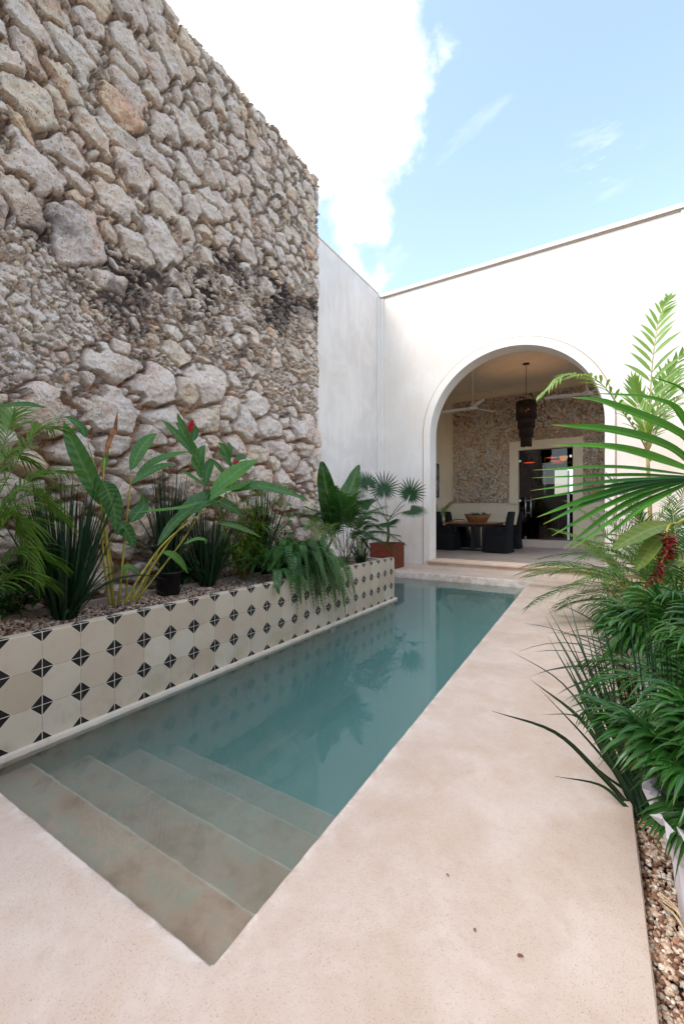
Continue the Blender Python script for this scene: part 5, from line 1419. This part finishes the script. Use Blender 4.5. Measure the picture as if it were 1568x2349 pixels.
    # ceiling fans
    def fan(loc, label, rot):
        f = thing('ceiling_fan', label, 'ceiling fan', loc, rot, 'white ceiling fans in the porch')
        b = MB(); b.lathe([(.001, 0), (.065, 0), (.06, -.03), (.022, -.11), (.014, -.13), (.014, -.80), (.03, -.86), (.05, -.92)], n=20); b.build('rod', M['white'], f)
        b = MB(); b.lathe([(.02, -.90), (.07, -.92), (.115, -.955), (.12, -.985), (.09, -1.01), (.001, -1.02)], n=24); b.build('motor', M['white'], f)
        for k in range(3):
            a = k * 2.0944 + math.pi; b = MB(); n = 12; vs = []
            for i in range(n):
                q = i / (n - 1); r = .10 + .82 * q; w = .055 + .035 * math.sin(q * 2.6); w = w * (1 if q < .92 else (1 - q) / .08 * .7 + .3)
                for sd, zz in ((-1, -.016), (1, .016)):
                    x, y = r, sd * w
                    for th in (0, -.010): vs.append((x * math.cos(a) - y * math.sin(a), x * math.sin(a) + y * math.cos(a), -.975 + zz + th - .01 * q))
            fs = []
            for i in range(n - 1):
                o = 4 * i; fs += [(o, o + 4, o + 6, o + 2), (o + 1, o + 3, o + 7, o + 5), (o, o + 1, o + 5, o + 4), (o + 2, o + 6, o + 7, o + 3)]
            fs += [(0, 2, 3, 1), (4 * n - 4, 4 * n - 3, 4 * n - 1, 4 * n - 2)]
            b.add(vs, fs, (.5, 0, .5)); b.build('fan_blade', M['white'], f)
    fan((-3.175, 11.907, 5.012), 'white three-blade ceiling fan hanging left of the chandelier', .0)
    x2 = atY(1345, 880, 11.907).x
    fan((x2, 11.907, 5.012), 'white ceiling fan at the right of the arch behind the palm frond', .12)
    # picture on the side wall
    p = thing('framed_picture', 'tall dark abstract picture hanging on the left wall of the porch', 'picture', (-4.63, 12.75, 2.15))
    b = MB(); b.box(0, .03, -.52, .52, -.54, .54); b.build('frame', M['black'], p, .004)
    b = MB(); b.add([(.0325, -.48, -.50), (.0325, .48, -.50), (.0325, .48, .50), (.0325, -.48, .50)], [(0, 1, 2, 3)]); b.build('canvas', M['art'], p)
    bp = thing('porch_palm', 'green palm in the corner of the porch behind the left chairs', 'palm', (-4.28, 12.1, .108))
    lf, st = MB(), MB()
    for k in range(11):
        P = palm_rachis(Vector((-4.28, 12.1, .4)), k * .9 - .4, rnd.uniform(1.0, 1.4), rnd.uniform(1.0, 1.35), 1.7)
        frond(lf, st, P, 20, .24, .018, 50, 1.0, UP, .4, rnd.uniform(.4, .9), .006)
    finish(bp, [('foliage', lf, M['leaf_bright']), ('stem', st, M['cane']), ('pot', pot_shape((-4.28, 12.1, .108), .2, .34), M['terracotta'])])
    # recessed deck light, pool fittings
    d = atZ((850 + 380 * .3827) / 1.09, (1350 + 180 * .3827) / 1.09, 0)
    l = thing('deck_light', 'small round recessed lamp in the deck before the arched wall', 'floor lamp', d)
    b = MB(); b.lathe([(.03, .001), (.045, .004), (.05, .001)], n=20); b.build('ring', M['steel'], l)
    b = MB(); b.lathe([(.001, .003), (.031, .0025)], n=20); b.build('lens', M['lamp_lens'], l)
    f = atX(765, 1434, -2.583)
    pf = thing('pool_inlet', 'white round pool fitting at the waterline under the fern', 'pool fitting', (f.x - .014, f.y, -.155))
    b = MB()
    for q in range(1):
        n = 20; vs = []; prof = [(.0, .006), (.02, .006), (.022, .012), (.042, .010), (.046, .0)]
        for rr, xx in prof:
            for k in range(n): vs.append((xx, rr * math.cos(6.283 * k / n), rr * math.sin(6.283 * k / n)))
        b.add(vs, [(i * n + k, i * n + (k + 1) % n, (i + 1) * n + (k + 1) % n, (i + 1) * n + k) for i in range(4) for k in range(n)], (.5, 0, .5), True)
    b.build('ring', M['white'], pf)
    # bits of dry leaf on the deck
    for (u, v, s, a, lb) in ((1185, 2195, .008, .5, 'curled dark red leaf scrap on the deck, the one nearest the viewer'), (1088, 2140, .006, 1.8, 'tiny dark crumb on the deck left of the curled leaf scrap'), (1028, 2013, .006, 2.5, 'small rust red leaf scrap in the middle of the deck')):
        q = atZ(u, v, .002); b = MB(); P = arc_pts(Vector((0, 0, .001)), Vector((math.cos(a), math.sin(a), .35)), s * 2.2, 1.0, 5); ribbon(b, P, s, lance, UP, .5, .5, .2)
        root = b.build('leaf_scrap', M['dead_red']); root.location = q; tag(root, lb, 'dry leaf', 'leaf scraps on the deck')

# ---------------------------------------------------------------- material table
M = {}
def materials():
    M['tile'] = mat_tile(); M['gravel'] = mat_tint('pebbles', .8, 120)
    M['front_plaster'] = mat_plaster('cream lime plaster', lin(226, 216, 206), lin(232, 224, 217), lin(222, 204, 190), .14)
    M['trim_plaster'] = mat_plaster('smooth trim plaster', lin(228, 220, 212), lin(232, 226, 220), lin(222, 208, 196))
    M['side_plaster'] = mat_plaster('mottled whitewash', lin(236, 227, 219), lin(220, 211, 204), lin(222, 206, 194), .35, 1.4)
    M['shadow_line'] = simple('painted shadow line', lin(176, 150, 128), .9)  # brown used to paint shadow lines along the trim
    M['kerb'] = simple('old kerb concrete', lin(150, 138, 128), .9, .2, 0, .2, 14, .4)
    M['soil'] = simple('brown soil', (.09, .055, .035), .95)
    M['cream'] = simple('cream paint', lin(226, 206, 178), .8, .3, 0, .03, 3, .05)
    M['ceiling'] = simple('warm ceiling paint', lin(226, 212, 190), .85, .3, 0, .04, 3, .05)
    M['stone_step'] = mat_plaster('pink limestone', lin(206, 182, 164), lin(212, 192, 176), lin(196, 166, 144))
    M['riser'] = mat_plaster('pitted limestone', lin(190, 170, 152), lin(200, 182, 164), lin(168, 140, 120), .4, 2)
    M['steel'] = simple('brushed steel', (.7, .7, .7), .3, .5, 1, .03); M['white'] = simple('white enamel', lin(225, 220, 212), .4, .4, 0, .02)
    M['black'] = simple('black metal', (.012, .011, .011), .45); M['black_fabric'] = simple('black slipcover fabric', (.010, .0105, .012), .9, .15, 0, .2, 200, .4)
    M['black_pot'] = simple('black nursery plastic', (.008, .008, .009), .5); M['white_pot'] = simple('white pot', (.75, .74, .78), .5)
    M['pale_strip'] = simple('pale strip', (.75, .78, .82), .4, .5, 0, .15, 40); M['glass'] = mat_glass(refl=.7)
    M['dark_wall'] = simple('dark brown wall', lin(58, 38, 30), .7); M['dark_floor'] = simple('dark polished floor', lin(84, 62, 50), .3)
    M['wood_red'] = simple('red brown wood', lin(120, 66, 44), .4); M['wood_dark'] = simple('dark wood', lin(40, 28, 22), .5)
    M['orange'] = emit('orange lamp glow', (1, .13, .02), .45); M['amber'] = emit('amber globe glow', (1, .42, .10), .4); M['bulb'] = emit('warm bulb glow', (1, .25, .05), 2.5)
    M['lamp_lens'] = emit('lamp lens', (1, .9, .7), .6)
    M['bead'] = simple('dark brown beads', lin(44, 24, 18), .6, .3, 0, .3, 80, .5)
    M['terracotta'] = simple('terracotta', lin(106, 54, 38), .8, .2, 0, .12, 9, .15)
    M['wrap'] = simple('white paper wrap', lin(216, 212, 222), .55, .3, 0, .03, 8, .3)
    M['cane'] = simple('yellow green cane', lin(150, 140, 50), .5, .4, 0, .35, 9, .1); M['stem'] = simple('green stem', lin(70, 92, 38), .55, .3, 0, .25, 12)
    M['reed'] = simple('tan reed', lin(166, 150, 92), .6, .3, 0, .25, 12); M['raffia'] = simple('raffia', lin(214, 190, 156), .8)
    M['dead'] = simple('withered leaf', lin(128, 88, 58), .8, .2, 0, .6, 20, .3); M['dead_red'] = simple('rust red leaf', lin(130, 84, 68), .8)
    G = lambda a, b, c: (a, b, c)
    M['leaf_bright'] = mat_leaf('bright palm leaf', (.045, .13, .018), (.14, .27, .035), (.20, .33, .08), tip=(.25, .22, .06))
    M['leaf_palm'] = mat_leaf('palm leaf', (.018, .07, .016), (.065, .17, .035), (.10, .22, .06))
    M['leaf_yellow'] = mat_leaf('yellow-green palm leaf', (.07, .17, .02), (.20, .33, .045), (.30, .38, .10), tip=(.25, .18, .06))  # the tall palm's own yellowish green
    M['leaf_blade'] = mat_leaf('dark sword leaf', (.008, .030, .014), (.030, .085, .028), (.05, .11, .04), trans=.2, tip=(.12, .08, .03))
    M['leaf_broad'] = mat_leaf('paddle leaf', (.020, .10, .022), (.11, .29, .035), (.16, .30, .09), vein=70)
    M['leaf_ear'] = mat_leaf('elephant ear leaf', (.014, .060, .012), (.055, .14, .022), (.14, .24, .07), vein=55)
    M['leaf_fern'] = mat_leaf('fern leaf', (.020, .085, .026), (.09, .23, .06), (.10, .25, .08))
    M['leaf_pale'] = mat_leaf('pale palm leaf', (.07, .13, .03), (.20, .28, .08), (.28, .34, .14))
    M['leaf_fan'] = mat_leaf('fan palm leaf', (.010, .045, .014), (.030, .105, .03), (.07, .17, .06))
    M['leaf_fanbig'] = mat_leaf('large fan palm blade', (.028, .155, .012), (.085, .29, .02), (.16, .36, .04), rough=.42, trans=.3, tip=(.28, .32, .06))
    M['leaf_olive'] = mat_leaf('olive ginger leaf', (.05, .10, .012), (.15, .22, .03), (.24, .29, .08), vein=60)
    M['leaf_lush'] = mat_leaf('glossy palm blade', (.012, .06, .012), (.055, .19, .028), (.10, .26, .06), tip=(.16, .13, .04), rough=.34, trans=.28)
    M['leaf_succ'] = mat_leaf('succulent leaf', (.02, .07, .03), (.05, .14, .06), (.07, .16, .07), trans=.05)
    M['leaf_dark'] = mat_leaf('dark indoor leaf', (.01, .03, .012), (.02, .06, .02), (.03, .08, .03))
    M['petal'] = mat_leaf('crimson petal', (.45, .01, .04), (.65, .05, .09), (.75, .2, .22), trans=.3)
    M['petal_dark'] = mat_leaf('spent crimson petal', (.16, .008, .02), (.42, .012, .07), (.5, .05, .1), trans=.25)
    t = NT('woven wood tiles'); 
    b = t.n.new('ShaderNodeTexBrick'); b.inputs['Scale'].default_value = 1; b.inputs['Brick Width'].default_value = .30; b.inputs['Row Height'].default_value = .30; b.inputs['Mortar Size'].default_value = .003; b.offset = 0.5
    b.inputs['Color1'].default_value = (*lin(168, 158, 152), 1); b.inputs['Color2'].default_value = (*lin(148, 140, 136), 1); b.inputs['Mortar'].default_value = (*lin(196, 186, 174), 1); t.l.new(t.o, b.inputs['Vector'])
    c = t.mix(t.ramp(t.noise(6, 6), .3, .7, hi=.5), b.outputs['Color'], lin(176, 160, 146)); M['porch_tile'] = t.base(c, .35, None, .45)
    t = NT('table wood'); w = t.noise(3, 6, .6, t.mapping((1, 14, 1))); M['table_wood'] = t.base(t.mix(t.ramp(w, .3, .7), lin(112, 52, 26), lin(158, 86, 44)), .25, None, .5)
    t = NT('carved bowl wood'); w = t.noise(5, 6, .6, t.mapping((2, 2, 14))); M['bowl_wood'] = t.base(t.mix(t.ramp(w, .3, .7), lin(92, 54, 32), lin(158, 106, 64)), .7, t.bump(w, .6, .01), .2)
    t = NT('abstract canvas'); w = t.noise(2.2, 6, .7, t.mapping((1, 3, .9), (0, .5, 0)), 1.5); M['art'] = t.base(t.mix(t.ramp(w, .47, .56), lin(20, 17, 16), lin(176, 166, 156)), .6)

# ---------------------------------------------------------------- build
materials()
build_ground()
stone_wall()
build_planter()
build_side_wall()
build_arch_wall()
build_porch()
build_furniture()
build_left_plants()
build_right_plants()
